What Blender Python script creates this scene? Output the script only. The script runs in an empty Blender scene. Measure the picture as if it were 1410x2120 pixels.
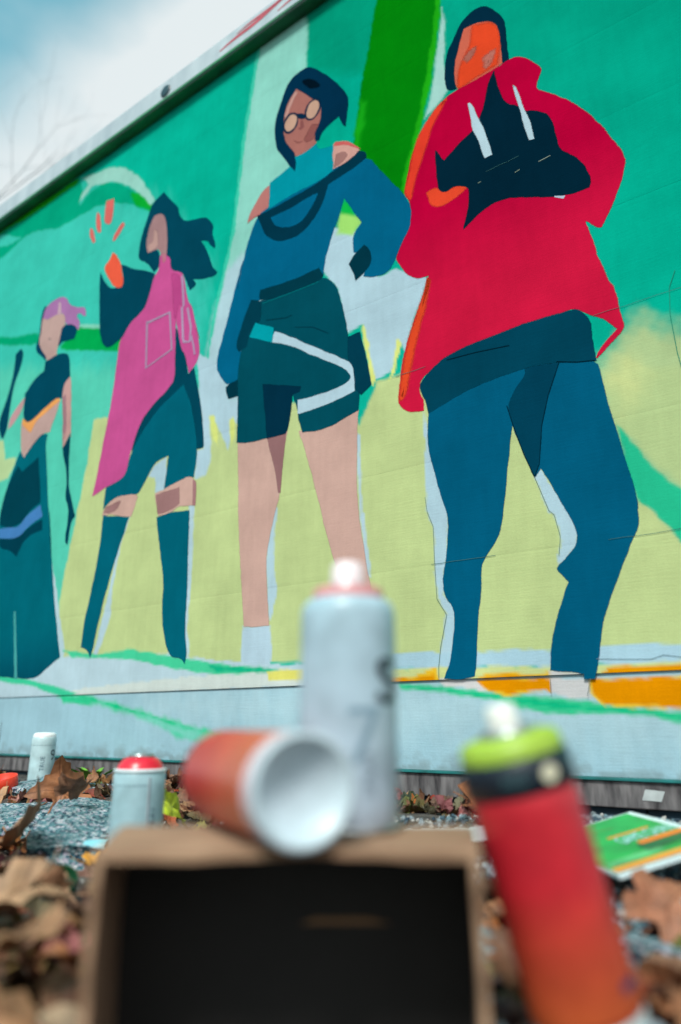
import bpy, bmesh, math, random
import numpy as np
from mathutils import Vector, Matrix, noise
from mathutils.geometry import delaunay_2d_cdt

R = math.radians
scene = bpy.context.scene
COL = scene.collection

# ------------------------------------------------------------------ camera, sky, sun, exposure
CAM_H = 0.20
PITCH = math.atan(444 / 1450)
cam_data = bpy.data.cameras.new('camera')
cam = bpy.data.objects.new('camera', cam_data)
COL.objects.link(cam)
cam.location = (0, 0, CAM_H)
cam.rotation_euler = (math.pi / 2 + PITCH, 0, 0)
cam_data.sensor_fit = 'VERTICAL'
cam_data.sensor_height = 36
cam_data.lens = 36 * 1450 / 2120
cam_data.clip_start = 0.02
cam_data.clip_end = 3000
cam_data.dof.use_dof = True
cam_data.dof.focus_distance = 1.45
cam_data.dof.aperture_fstop = 1.7
scene.camera = cam

SUN_DIR = Vector((-0.20, -0.58, 0.76)).normalized()
world = bpy.data.worlds.new('World')
scene.world = world
world.use_nodes = True
wn, wl = world.node_tree.nodes, world.node_tree.links
bgn = wn['Background']
sky = wn.new('ShaderNodeTexSky')
sky.sky_type = 'NISHITA'
sky.sun_disc = False
sky.sun_elevation = math.asin(SUN_DIR.z)
sky.sun_rotation = math.atan2(SUN_DIR.x, SUN_DIR.y)
sky.dust_density = 1.5
tc = wn.new('ShaderNodeTexCoord')
mp = wn.new('ShaderNodeMapping')
mp.inputs['Scale'].default_value = (1.0, 1.0, 2.0)
wl.new(tc.outputs['Generated'], mp.inputs['Vector'])
nz = wn.new('ShaderNodeTexNoise')
nz.inputs['Scale'].default_value = 5.5
nz.inputs['Detail'].default_value = 4
nz.inputs['Roughness'].default_value = 0.5
wl.new(mp.outputs['Vector'], nz.inputs['Vector'])
sep = wn.new('ShaderNodeSeparateXYZ')
wl.new(tc.outputs['Generated'], sep.inputs['Vector'])
veil = wn.new('ShaderNodeMapRange')               # the cloud veil is dense low down and thins overhead
veil.interpolation_type = 'SMOOTHSTEP'
veil.inputs['From Min'].default_value = 0.865
veil.inputs['From Max'].default_value = 0.955
veil.inputs['To Min'].default_value = 0.90
veil.inputs['To Max'].default_value = 0.0
lean = wn.new('ShaderNodeMath')                    # cloud bank lies lower on the left
lean.operation = 'MULTIPLY_ADD'
wl.new(sep.outputs['X'], lean.inputs[0])
lean.inputs[1].default_value = -0.6
wl.new(sep.outputs['Z'], lean.inputs[2])
wl.new(lean.outputs[0], veil.inputs['Value'])
rp = wn.new('ShaderNodeMath')
rp.operation = 'MULTIPLY_ADD'
wl.new(nz.outputs['Fac'], rp.inputs[0])
rp.inputs[1].default_value = 1.1
wl.new(veil.outputs['Result'], rp.inputs[2])
mixs = wn.new('ShaderNodeMixRGB')
mixs.inputs['Color2'].default_value = (4.7, 5.1, 5.2, 1)
tint = wn.new('ShaderNodeMixRGB')
tint.blend_type = 'MULTIPLY'
tint.inputs['Fac'].default_value = 1
tint.inputs['Color2'].default_value = (0.88, 1.90, 1.38, 1)
wl.new(sky.outputs['Color'], tint.inputs['Color1'])
wl.new(tint.outputs['Color'], mixs.inputs['Color1'])
rq = wn.new('ShaderNodeMath')
rq.operation = 'SUBTRACT'
rq.use_clamp = True
wl.new(rp.outputs[0], rq.inputs[0])
rq.inputs[1].default_value = 0.46
wl.new(rq.outputs[0], mixs.inputs['Fac'])
wl.new(mixs.outputs['Color'], bgn.inputs['Color'])
bgn.inputs['Strength'].default_value = 0.15

sd = bpy.data.lights.new('sun', 'SUN')
sd.energy = 3.4
sd.angle = R(14)
sd.color = (1.0, 0.97, 0.92)
sun = bpy.data.objects.new('sun', sd)
COL.objects.link(sun)
sun.rotation_euler = SUN_DIR.to_track_quat('Z', 'Y').to_euler()
sun.location = (1, -2, 4)

scene.view_settings.view_transform = 'Standard'
scene.view_settings.look = 'None'
scene.view_settings.gamma = 1
scene.view_settings.use_curve_mapping = False
scene.view_settings.exposure = 0.16
scene.cycles.max_bounces = 5
scene.cycles.diffuse_bounces = 3
scene.cycles.glossy_bounces = 2
scene.cycles.transmission_bounces = 1
scene.cycles.transparent_max_bounces = 10
scene.cycles.caustics_reflective = False
scene.cycles.caustics_refractive = False
scene.cycles.use_adaptive_sampling = True
scene.cycles.adaptive_threshold = 0.02
scene.cycles.use_denoising = True

# ------------------------------------------------------------------ helpers
def lin(c):
    return tuple(max(0.0010, (v / 12.92 if v <= 0.04045 else ((v + 0.055) / 1.055) ** 2.4)) for v in (x / 255 for x in c))

def link(name, me, mat=None, parent=None, loc=None, rot=None):
    o = bpy.data.objects.new(name, me)
    COL.objects.link(o)
    if mat is not None and me is not None and not me.materials:
        me.materials.append(mat)
    if parent is not None:
        o.parent = parent
    if loc is not None:
        o.location = loc
    if rot is not None:
        o.rotation_euler = rot
    return o

def tag(o, label, cat, group=None, kind=None):
    if label:
        o['label'] = label
    if cat:
        o['category'] = cat
    if group:
        o['group'] = group
    if kind:
        o['kind'] = kind
    return o

def thing(name, label, cat, loc=(0, 0, 0), rot=(0, 0, 0), group=None):
    o = bpy.data.objects.new(name, None)
    o.empty_display_size = 0.03
    COL.objects.link(o)
    o.location = loc
    o.rotation_euler = rot
    return tag(o, label, cat, group)

def pydata(name, v, f, smooth=False):
    me = bpy.data.meshes.new(name)
    me.from_pydata(v, [], f)
    if smooth:
        me.polygons.foreach_set('use_smooth', [True] * len(me.polygons))
    me.update()
    return me

def boxmesh(name, x0, x1, y0, y1, z0, z1, bevel=0.0):
    bm = bmesh.new()
    bmesh.ops.create_cube(bm, size=1)
    bmesh.ops.scale(bm, vec=(x1 - x0, y1 - y0, z1 - z0), verts=bm.verts)
    bmesh.ops.translate(bm, vec=((x0 + x1) / 2, (y0 + y1) / 2, (z0 + z1) / 2), verts=bm.verts)
    if bevel:
        bmesh.ops.bevel(bm, geom=bm.edges[:], offset=bevel, segments=2, affect='EDGES', profile=0.5)
    me = bpy.data.meshes.new(name)
    bm.to_mesh(me)
    bm.free()
    return me

def lathe(name, prof, n=48, smooth=True):
    v, f = [], []
    for (r, z) in prof:
        for i in range(n):
            a = 2 * math.pi * i / n
            v.append((r * math.cos(a), r * math.sin(a), z))
    for k in range(len(prof) - 1):
        for i in range(n):
            j = (i + 1) % n
            f.append((k * n + i, k * n + j, (k + 1) * n + j, (k + 1) * n + i))
    me = pydata(name, v, f, smooth)
    return me

# ------------------------------------------------------------------ materials
def new_mat(name):
    m = bpy.data.materials.new(name)
    m.use_nodes = True
    return m, m.node_tree.nodes, m.node_tree.links, m.node_tree.nodes['Principled BSDF']

def simple(name, rgb, rough=0.5, var=0.12, scale=30.0, bump=0.0, metallic=0.0, coat=0.0, bscale=None, vec=None, dirt=None):
    m, n, l, b = new_mat(name)
    t = n.new('ShaderNodeTexCoord')
    mpn = n.new('ShaderNodeMapping')
    if vec:
        mpn.inputs['Scale'].default_value = vec
    l.new(t.outputs['Object'], mpn.inputs['Vector'])
    z = n.new('ShaderNodeTexNoise')
    z.inputs['Scale'].default_value = scale
    z.inputs['Detail'].default_value = 3
    l.new(mpn.outputs['Vector'], z.inputs['Vector'])
    c = lin(rgb)
    r = n.new('ShaderNodeValToRGB')
    r.color_ramp.elements[0].position = 0.3
    r.color_ramp.elements[1].position = 0.7
    lo = tuple(x * (1 - var) for x in c) if dirt is None else lin(dirt)
    r.color_ramp.elements[0].color = lo + (1,)
    r.color_ramp.elements[1].color = tuple(min(1, x * (1 + var)) for x in c) + (1,)
    l.new(z.outputs['Fac'], r.inputs['Fac'])
    l.new(r.outputs['Color'], b.inputs['Base Color'])
    b.inputs['Roughness'].default_value = rough
    b.inputs['Metallic'].default_value = metallic
    b.inputs['Coat Weight'].default_value = coat
    if bump:
        z2 = n.new('ShaderNodeTexNoise')
        z2.inputs['Scale'].default_value = bscale or scale * 2
        z2.inputs['Detail'].default_value = 3
        l.new(mpn.outputs['Vector'], z2.inputs['Vector'])
        bp = n.new('ShaderNodeBump')
        bp.inputs['Strength'].default_value = bump
        bp.inputs['Distance'].default_value = 0.002
        l.new(z2.outputs['Fac'], bp.inputs['Height'])
        l.new(bp.outputs['Normal'], b.inputs['Normal'])
    return m

def paint_mat(feathered=False):
    """sprayed and rolled wall paint: colour and coverage come from the mesh attribute 'paint'"""
    m, n, l, b = new_mat('mural_overspray' if feathered else 'mural_paint')
    at = n.new('ShaderNodeAttribute')
    at.attribute_name = 'paint'
    t = n.new('ShaderNodeTexCoord')
    mpn = n.new('ShaderNodeMapping')
    mpn.inputs['Scale'].default_value = (9, 1, 0.9)
    l.new(t.outputs['Object'], mpn.inputs['Vector'])
    streak = n.new('ShaderNodeTexNoise')          # vertical roller and drip streaks
    streak.inputs['Scale'].default_value = 7
    streak.inputs['Detail'].default_value = 3
    l.new(mpn.outputs['Vector'], streak.inputs['Vector'])
    cloud = n.new('ShaderNodeTexNoise')
    cloud.inputs['Scale'].default_value = 6
    cloud.inputs['Detail'].default_value = 4
    cloud.inputs['Roughness'].default_value = 0.65
    l.new(t.outputs['Object'], cloud.inputs['Vector'])
    grain = n.new('ShaderNodeTexNoise')
    grain.inputs['Scale'].default_value = 260
    grain.inputs['Detail'].default_value = 1
    l.new(t.outputs['Object'], grain.inputs['Vector'])
    add = n.new('ShaderNodeMath')
    add.operation = 'MULTIPLY_ADD'
    l.new(streak.outputs['Fac'], add.inputs[0])
    add.inputs[1].default_value = 0.40
    cl2 = n.new('ShaderNodeMath')
    cl2.operation = 'MULTIPLY'
    cl2.inputs[1].default_value = 1.6
    l.new(cloud.outputs['Fac'], cl2.inputs[0])
    l.new(cl2.outputs[0], add.inputs[2])
    add2 = n.new('ShaderNodeMath')
    add2.operation = 'MULTIPLY_ADD'
    l.new(grain.outputs['Fac'], add2.inputs[0])
    add2.inputs[1].default_value = 0.35
    l.new(add.outputs[0], add2.inputs[2])
    mr = n.new('ShaderNodeMapRange')
    mr.inputs['From Min'].default_value = 0.85
    mr.inputs['From Max'].default_value = 1.5
    mr.inputs['To Min'].default_value = 0.87
    mr.inputs['To Max'].default_value = 1.09
    l.new(add2.outputs[0], mr.inputs['Value'])
    mul = n.new('ShaderNodeVectorMath')
    mul.operation = 'SCALE'
    l.new(at.outputs['Color'], mul.inputs[0])
    l.new(mr.outputs['Result'], mul.inputs['Scale'])
    l.new(mul.outputs['Vector'], b.inputs['Base Color'])
    b.inputs['Roughness'].default_value = 0.7
    b.inputs['Specular IOR Level'].default_value = 0.0
    wood = n.new('ShaderNodeTexNoise')            # board grain telegraphing through the paint
    mp2 = n.new('ShaderNodeMapping')
    mp2.inputs['Scale'].default_value = (2, 1, 26)
    l.new(t.outputs['Object'], mp2.inputs['Vector'])
    l.new(mp2.outputs['Vector'], wood.inputs['Vector'])
    wood.inputs['Scale'].default_value = 9
    wood.inputs['Detail'].default_value = 3
    hs = n.new('ShaderNodeMath')
    hs.operation = 'MULTIPLY_ADD'
    l.new(grain.outputs['Fac'], hs.inputs[0])
    hs.inputs[1].default_value = 0.5
    l.new(wood.outputs['Fac'], hs.inputs[2])
    bp = n.new('ShaderNodeBump')
    bp.inputs['Strength'].default_value = 0.16
    bp.inputs['Distance'].default_value = 0.002
    l.new(hs.outputs[0], bp.inputs['Height'])
    l.new(bp.outputs['Normal'], b.inputs['Normal'])
    if not feathered:
        return m
    tr = n.new('ShaderNodeBsdfTransparent')
    mx = n.new('ShaderNodeMixShader')
    # overspray: the thin edge of a coat breaks up into specks
    gr2 = n.new('ShaderNodeMath')
    gr2.operation = 'MULTIPLY_ADD'
    l.new(grain.outputs['Fac'], gr2.inputs[0])
    gr2.inputs[1].default_value = 0.5
    gr2.inputs[2].default_value = -0.25
    am = n.new('ShaderNodeMath')
    am.operation = 'ADD'
    l.new(at.outputs['Alpha'], am.inputs[0])
    l.new(gr2.outputs[0], am.inputs[1])
    rm = n.new('ShaderNodeMapRange')
    rm.interpolation_type = 'SMOOTHSTEP'
    rm.inputs['From Min'].default_value = 0.16
    rm.inputs['From Max'].default_value = 0.80
    l.new(am.outputs[0], rm.inputs['Value'])
    l.new(rm.outputs['Result'], mx.inputs['Fac'])
    l.new(tr.outputs[0], mx.inputs[1])
    l.new(b.outputs[0], mx.inputs[2])
    l.new(mx.outputs[0], n['Material Output'].inputs['Surface'])
    return m

def attr_mat(name, rough=0.7, bump=0.3, bscale=90, var=0.5, transl=0.0, vscale=40):
    m, n, l, b = new_mat(name)
    at = n.new('ShaderNodeAttribute')
    at.attribute_name = 'paint'
    t = n.new('ShaderNodeTexCoord')
    z = n.new('ShaderNodeTexNoise')
    z.inputs['Scale'].default_value = vscale
    z.inputs['Detail'].default_value = 3
    l.new(t.outputs['Object'], z.inputs['Vector'])
    mr = n.new('ShaderNodeMapRange')
    mr.inputs['From Min'].default_value = 0.3
    mr.inputs['From Max'].default_value = 0.7
    mr.inputs['To Min'].default_value = 1 - var
    mr.inputs['To Max'].default_value = 1 + var * 0.5
    l.new(z.outputs['Fac'], mr.inputs['Value'])
    mul = n.new('ShaderNodeVectorMath')
    mul.operation = 'SCALE'
    l.new(at.outputs['Color'], mul.inputs[0])
    l.new(mr.outputs['Result'], mul.inputs['Scale'])
    l.new(mul.outputs['Vector'], b.inputs['Base Color'])
    b.inputs['Roughness'].default_value = rough
    z2 = n.new('ShaderNodeTexNoise')
    z2.inputs['Scale'].default_value = bscale
    z2.inputs['Detail'].default_value = 3
    l.new(t.outputs['Object'], z2.inputs['Vector'])
    bp = n.new('ShaderNodeBump')
    bp.inputs['Strength'].default_value = bump
    bp.inputs['Distance'].default_value = 0.003
    l.new(z2.outputs['Fac'], bp.inputs['Height'])
    l.new(bp.outputs['Normal'], b.inputs['Normal'])
    return m

def set_paint(me, cols):
    """cols: one rgba or one per vertex (linear)"""
    a = me.color_attributes.new('paint', 'FLOAT_COLOR', 'POINT')
    nv = len(me.vertices)
    arr = np.asarray(cols, dtype=np.float32)
    if arr.ndim == 1:
        arr = np.tile(arr, (nv, 1))
    a.data.foreach_set('color', arr.ravel())

M_PAINT = paint_mat()
M_SPRAY = paint_mat(True)

# ---- mural artwork: outlines on the wall face in millimetres (along the wall, height); colours as painted
BG_UPPER = [
((60, 192, 172), 160, "2715,3825 257,2345 -319,1962 -588,1571 -594,1230 -516,205 1149,207"),
((85, 198, 172), 90, "1566,1912 -194,1356 -247,232 921,242"),
((140, 206, 190), 9, "-768,2408 -875,2452 -991,2469 -969,2142 -914,1787 -842,1701 -775,1492 -729,1281 -728,977 -612,1006 -603,1116 -628,1316 -690,1668 -723,2024"),
((172, 203, 210), 45, "-674,1535 -845,1613 -845,948 -731,933 -606,962 -589,1167 -631,1415"),
((60, 195, 165), 5, "-762,2386 -776,2377 -724,2004 -698,1665 -641,1411 -605,1194 -595,1197 -629,1416 -685,1670 -711,2012"),
((1, 150, 118), 25, "-960,2472 -1237,2255 -1156,1755 -1091,1482 -986,1800 -981,2134"),
((2, 165, 138), 50, "-981,2115 -1191,1975 -1148,1694 -1075,1506 -1005,1755"),
((1, 126, 12), 7, "-1229,2261 -1434,2100 -1418,1990 -1389,1819 -1360,1716 -1327,1610 -1299,1503 -1273,1471 -1140,1731 -1149,1810 -1179,1983 -1228,2224"),
((30, 165, 22), 9, "-1416,2114 -1434,2100 -1420,1981 -1388,1803 -1359,1701 -1303,1502 -1285,1518 -1337,1682 -1371,1822 -1403,1984"),
((22, 158, 25), 20, "-1166,1886 -1190,1871 -1160,1720 -1217,1623 -1288,1494 -1263,1499 -1140,1731"),
((160, 205, 195), 8, "-1430,2042 -1422,1962 -1389,1778 -1363,1703 -1381,1711 -1420,1742 -1439,1762 -1429,1849 -1436,2012"),
((5, 162, 124), 9, "816,2400 524,2382 209,2351 170,2264 182,2200 110,2233 33,2231 -46,2193 -157,2102 -277,1973 -271,1952 -121,2060 -15,2111 63,2135 172,2143 320,2154 469,2212 563,2231 653,2215 725,2197 890,2217 914,2306 677,2239 612,2241 712,2299 948,2428"),
((30, 165, 30), 14, "896,2390 521,2368 209,2351 221,2327 512,2325 888,2360"),
((10, 165, 50), 16, "-145,2092 -203,2062 -277,1973 -271,1952 -182,2020"),
((150, 205, 190), 9, "190,2335 92,2312 -18,2282 -114,2219 -209,2118 -291,1986 -272,1977 -172,2095 -61,2189 18,2226 114,2257 192,2211 176,2256 130,2279"),
((2, 160, 110), 14, "842,1826 561,1732 449,1702 353,1679 344,1639 393,1637 522,1680 835,1800"),
((2, 165, 80), 10, "188,1566 77,1608 -59,1554 -203,1473 -212,1405 58,1506 176,1545"),
((130, 205, 180), 8, "79,1619 -57,1566 -173,1502 -175,1490 -60,1552 76,1606"),
((188, 203, 140), 9, "-75,1193 -143,1185 -251,1129 -384,1177 -626,1078 -638,1052 -652,1056 -675,1005 -717,944 -726,1022 -750,1001 -968,1013 -1099,950 -1156,896 -1206,997 -1287,998 -1361,939 -1539,852 -1767,596 -1820,507 -1874,416 -1860,319 -1796,325 -1565,330 -1237,337 -1099,338 -800,350 -629,364 -353,391 -56,387 -15,496 -1,590 -7,652 -25,764 -46,906 -65,1037"),
((180, 205, 150), 10, "819,1346 495,1259 463,1169 379,1163 421,1083 745,1101"),
((176, 198, 142), 70, "-1706,879 -1770,921 -1815,958 -1863,899 -1935,845 -1889,522 -1832,600 -1739,726"),
((178, 197, 138), 25, "-1715,834 -1772,858 -1854,832 -1925,772 -1889,522 -1828,602 -1733,747"),
((198, 208, 142), 60, "-1730,840 -1774,878 -1806,817 -1763,779"),
((40, 186, 140), 7, "-1740,745 -1787,657 -1890,526 -1873,412 -1820,505 -1782,568 -1757,598"),
((174, 202, 212), 6, "-1075,1506 -1157,1452 -1214,1291 -1268,1288 -1355,1228 -1286,1056 -1272,1093 -1251,1012 -1220,1009 -1198,1005 -1166,1169 -1118,1161 -1091,1300 -1035,1383"),
((215, 222, 125), 5, "-1162,1176 -1172,1167 -1201,1012 -1195,988 -1184,1030"),
((214, 221, 125), 5, "-1267,1095 -1275,1077 -1258,1005 -1241,992 -1250,1020"),
((15, 180, 70), 12, "-1111,1588 -1157,1501 -1138,1477 -1098,1510 -1103,1557"),
((160, 218, 110), 16, "-1098,1539 -1157,1496 -1171,1475 -1138,1448 -1088,1476"),
((174, 202, 212), 8, "-563,1289 -660,1217 -708,1083 -749,1071 -747,1009 -730,1026 -717,936 -701,969 -675,1009 -653,1050 -638,1030 -653,915 -632,879 -592,873 -588,963 -618,963"),
((212, 220, 125), 6, "-636,1054 -652,1055 -670,1006 -679,953 -658,972"),
((212, 220, 125), 6, "-716,1024 -731,1029 -740,974 -727,934"),
((174, 202, 212), 5, "-464,974 -410,955 -386,923 -420,916 -421,863 -465,864"),
((176, 203, 212), 4, "-902,734 -893,628 -907,516 -894,452 -884,447 -869,588 -875,662 -894,736"),
((178, 203, 215), 4, "-797,442 -889,435 -899,382 -889,326 -799,341"),
((178, 203, 212), 4, "-1146,873 -1154,871 -1162,675 -1167,674 -1181,519 -1171,526 -1154,653"),
((174, 202, 212), 4, "-1331,887 -1344,801 -1364,711 -1379,637 -1379,637 -1376,568 -1365,518 -1362,462 -1385,430 -1382,371 -1365,291 -1341,314 -1349,354 -1366,422 -1345,454 -1343,536 -1343,611 -1330,646 -1327,646 -1329,793"),
((174, 202, 212), 4, "-1571,675 -1585,696 -1633,592 -1633,592 -1650,551 -1640,522 -1605,490 -1604,506 -1614,538 -1603,597 -1596,599"),
((178, 204, 212), 5, "-331,837 -283,731 -265,585 -268,512 -223,398 -202,404 -242,551 -262,681 -306,811"),
((178, 204, 212), 5, "-573,801 -594,797 -603,568 -599,451 -616,387 -603,366 -584,452 -582,638"),
((178, 204, 210), 6, "71,726 9,591 -24,503 -59,426 -58,390 -35,398 4,498"),
((182, 206, 214), 5, "1427,428 -41,402 -90,406 -311,388 -495,391 -682,364 -894,341 -1092,334 -1242,313 -1240,233 1324,208"),
((205, 215, 208), 6, "-120,305 -541,322 -769,326 -997,327 -998,289 -635,288 -124,284"),
((70, 200, 150), 7, "-51,425 -219,404 -361,410 -525,381 -717,352 -925,327 -809,324 -693,329 -538,350 -397,376 -244,390 -102,402"),
((15, 178, 130), 9, "-683,350 -800,341 -925,326 -809,326 -719,332"),
((60, 198, 150), 8, "413,377 201,356 74,337 -46,311 -158,293 -77,282 70,320 195,332 407,356"),
((222, 216, 110), 5, "-883,325 -997,327 -997,299 -892,308"),
((168, 201, 214), 4, "-1163,349 -1249,348 -1570,336 -1797,335 -1866,334 -1861,303 -1793,303 -1568,307 -1248,316 -1163,319"),
((202, 210, 142), 5, "-1163,319 -1248,316 -1568,307 -1793,303 -1861,302 -1855,262 -1162,273"),
((232, 185, 45), 5, "-1194,298 -1282,298 -1336,315 -1340,288 -1163,284"),
((226, 146, 2), 6, "-1193,294 -1282,294 -1330,303 -1334,283 -1163,284"),
((232, 180, 40), 5, "-1409,283 -1443,295 -1492,299 -1553,291 -1570,296 -1570,275"),
((226, 145, 2), 5, "-1415,283 -1445,290 -1492,295 -1550,286 -1565,288 -1570,275"),
((228, 148, 2), 6, "-1650,277 -1675,299 -1728,299 -1792,297 -1860,295 -1856,270"),
((208, 208, 205), 4, "-1342,292 -1414,290 -1421,276 -1341,278"),
((206, 206, 204), 4, "-1570,297 -1645,294 -1641,269 -1568,271"),
]
BG_LOWER = [
((172, 204, 212), 120, "-449,280 -1534,290 -1854,277 -1837,159 -455,230"),
((60, 200, 145), 22, "86,333 -158,293 -475,231 -729,181 -810,166 -811,147 -714,165 -477,216 -161,275 -51,286 110,319"),
((25, 190, 130), 4, "72,328 -158,289 -475,228 -730,177 -810,163 -811,159 -713,175 -476,223 -159,284"),
((45, 198, 145), 22, "-496,211 -713,181 -810,163 -812,139 -698,159 -574,178"),
((120, 205, 185), 22, "-810,163 -554,202 -495,223 -415,236 -416,230 -554,193 -699,148"),
((50, 195, 140), 12, "-56,292 -218,278 -204,259 -79,268"),
((60, 200, 150), 8, "411,371 199,349 73,332 57,318 195,332 405,348"),
((0, 60, 75), 5, "156,313 69,316 80,304 140,303"),
((52, 195, 140), 10, "-1247,286 -1348,280 -1441,264 -1558,252 -1640,238 -1696,234 -1782,223 -1848,214 -1846,196 -1780,203 -1741,215 -1683,220 -1578,222 -1511,234 -1440,252 -1347,263 -1247,272"),
((20, 186, 130), 4, "-1253,283 -1348,274 -1440,259 -1557,242 -1639,232 -1696,228 -1782,216 -1781,214 -1695,224 -1579,234 -1440,254 -1347,267 -1253,278"),
((228, 185, 50), 5, "-1414,290 -1571,284 -1567,256 -1559,265 -1517,257 -1484,256 -1441,266 -1419,276"),
((225, 143, 2), 5, "-1418,289 -1571,284 -1564,261 -1559,268 -1518,261 -1484,260 -1446,270 -1424,279"),
((228, 190, 60), 5, "-1639,281 -1857,277 -1850,223 -1783,227 -1684,233 -1660,237 -1641,254"),
((225, 142, 2), 5, "-1642,281 -1857,277 -1850,227 -1783,230 -1684,236 -1663,240 -1645,256"),
((208, 206, 204), 4, "-1342,292 -1414,290 -1441,265 -1348,280"),
((206, 205, 204), 4, "-1571,284 -1641,281 -1636,248 -1603,251 -1568,258"),
]
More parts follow.
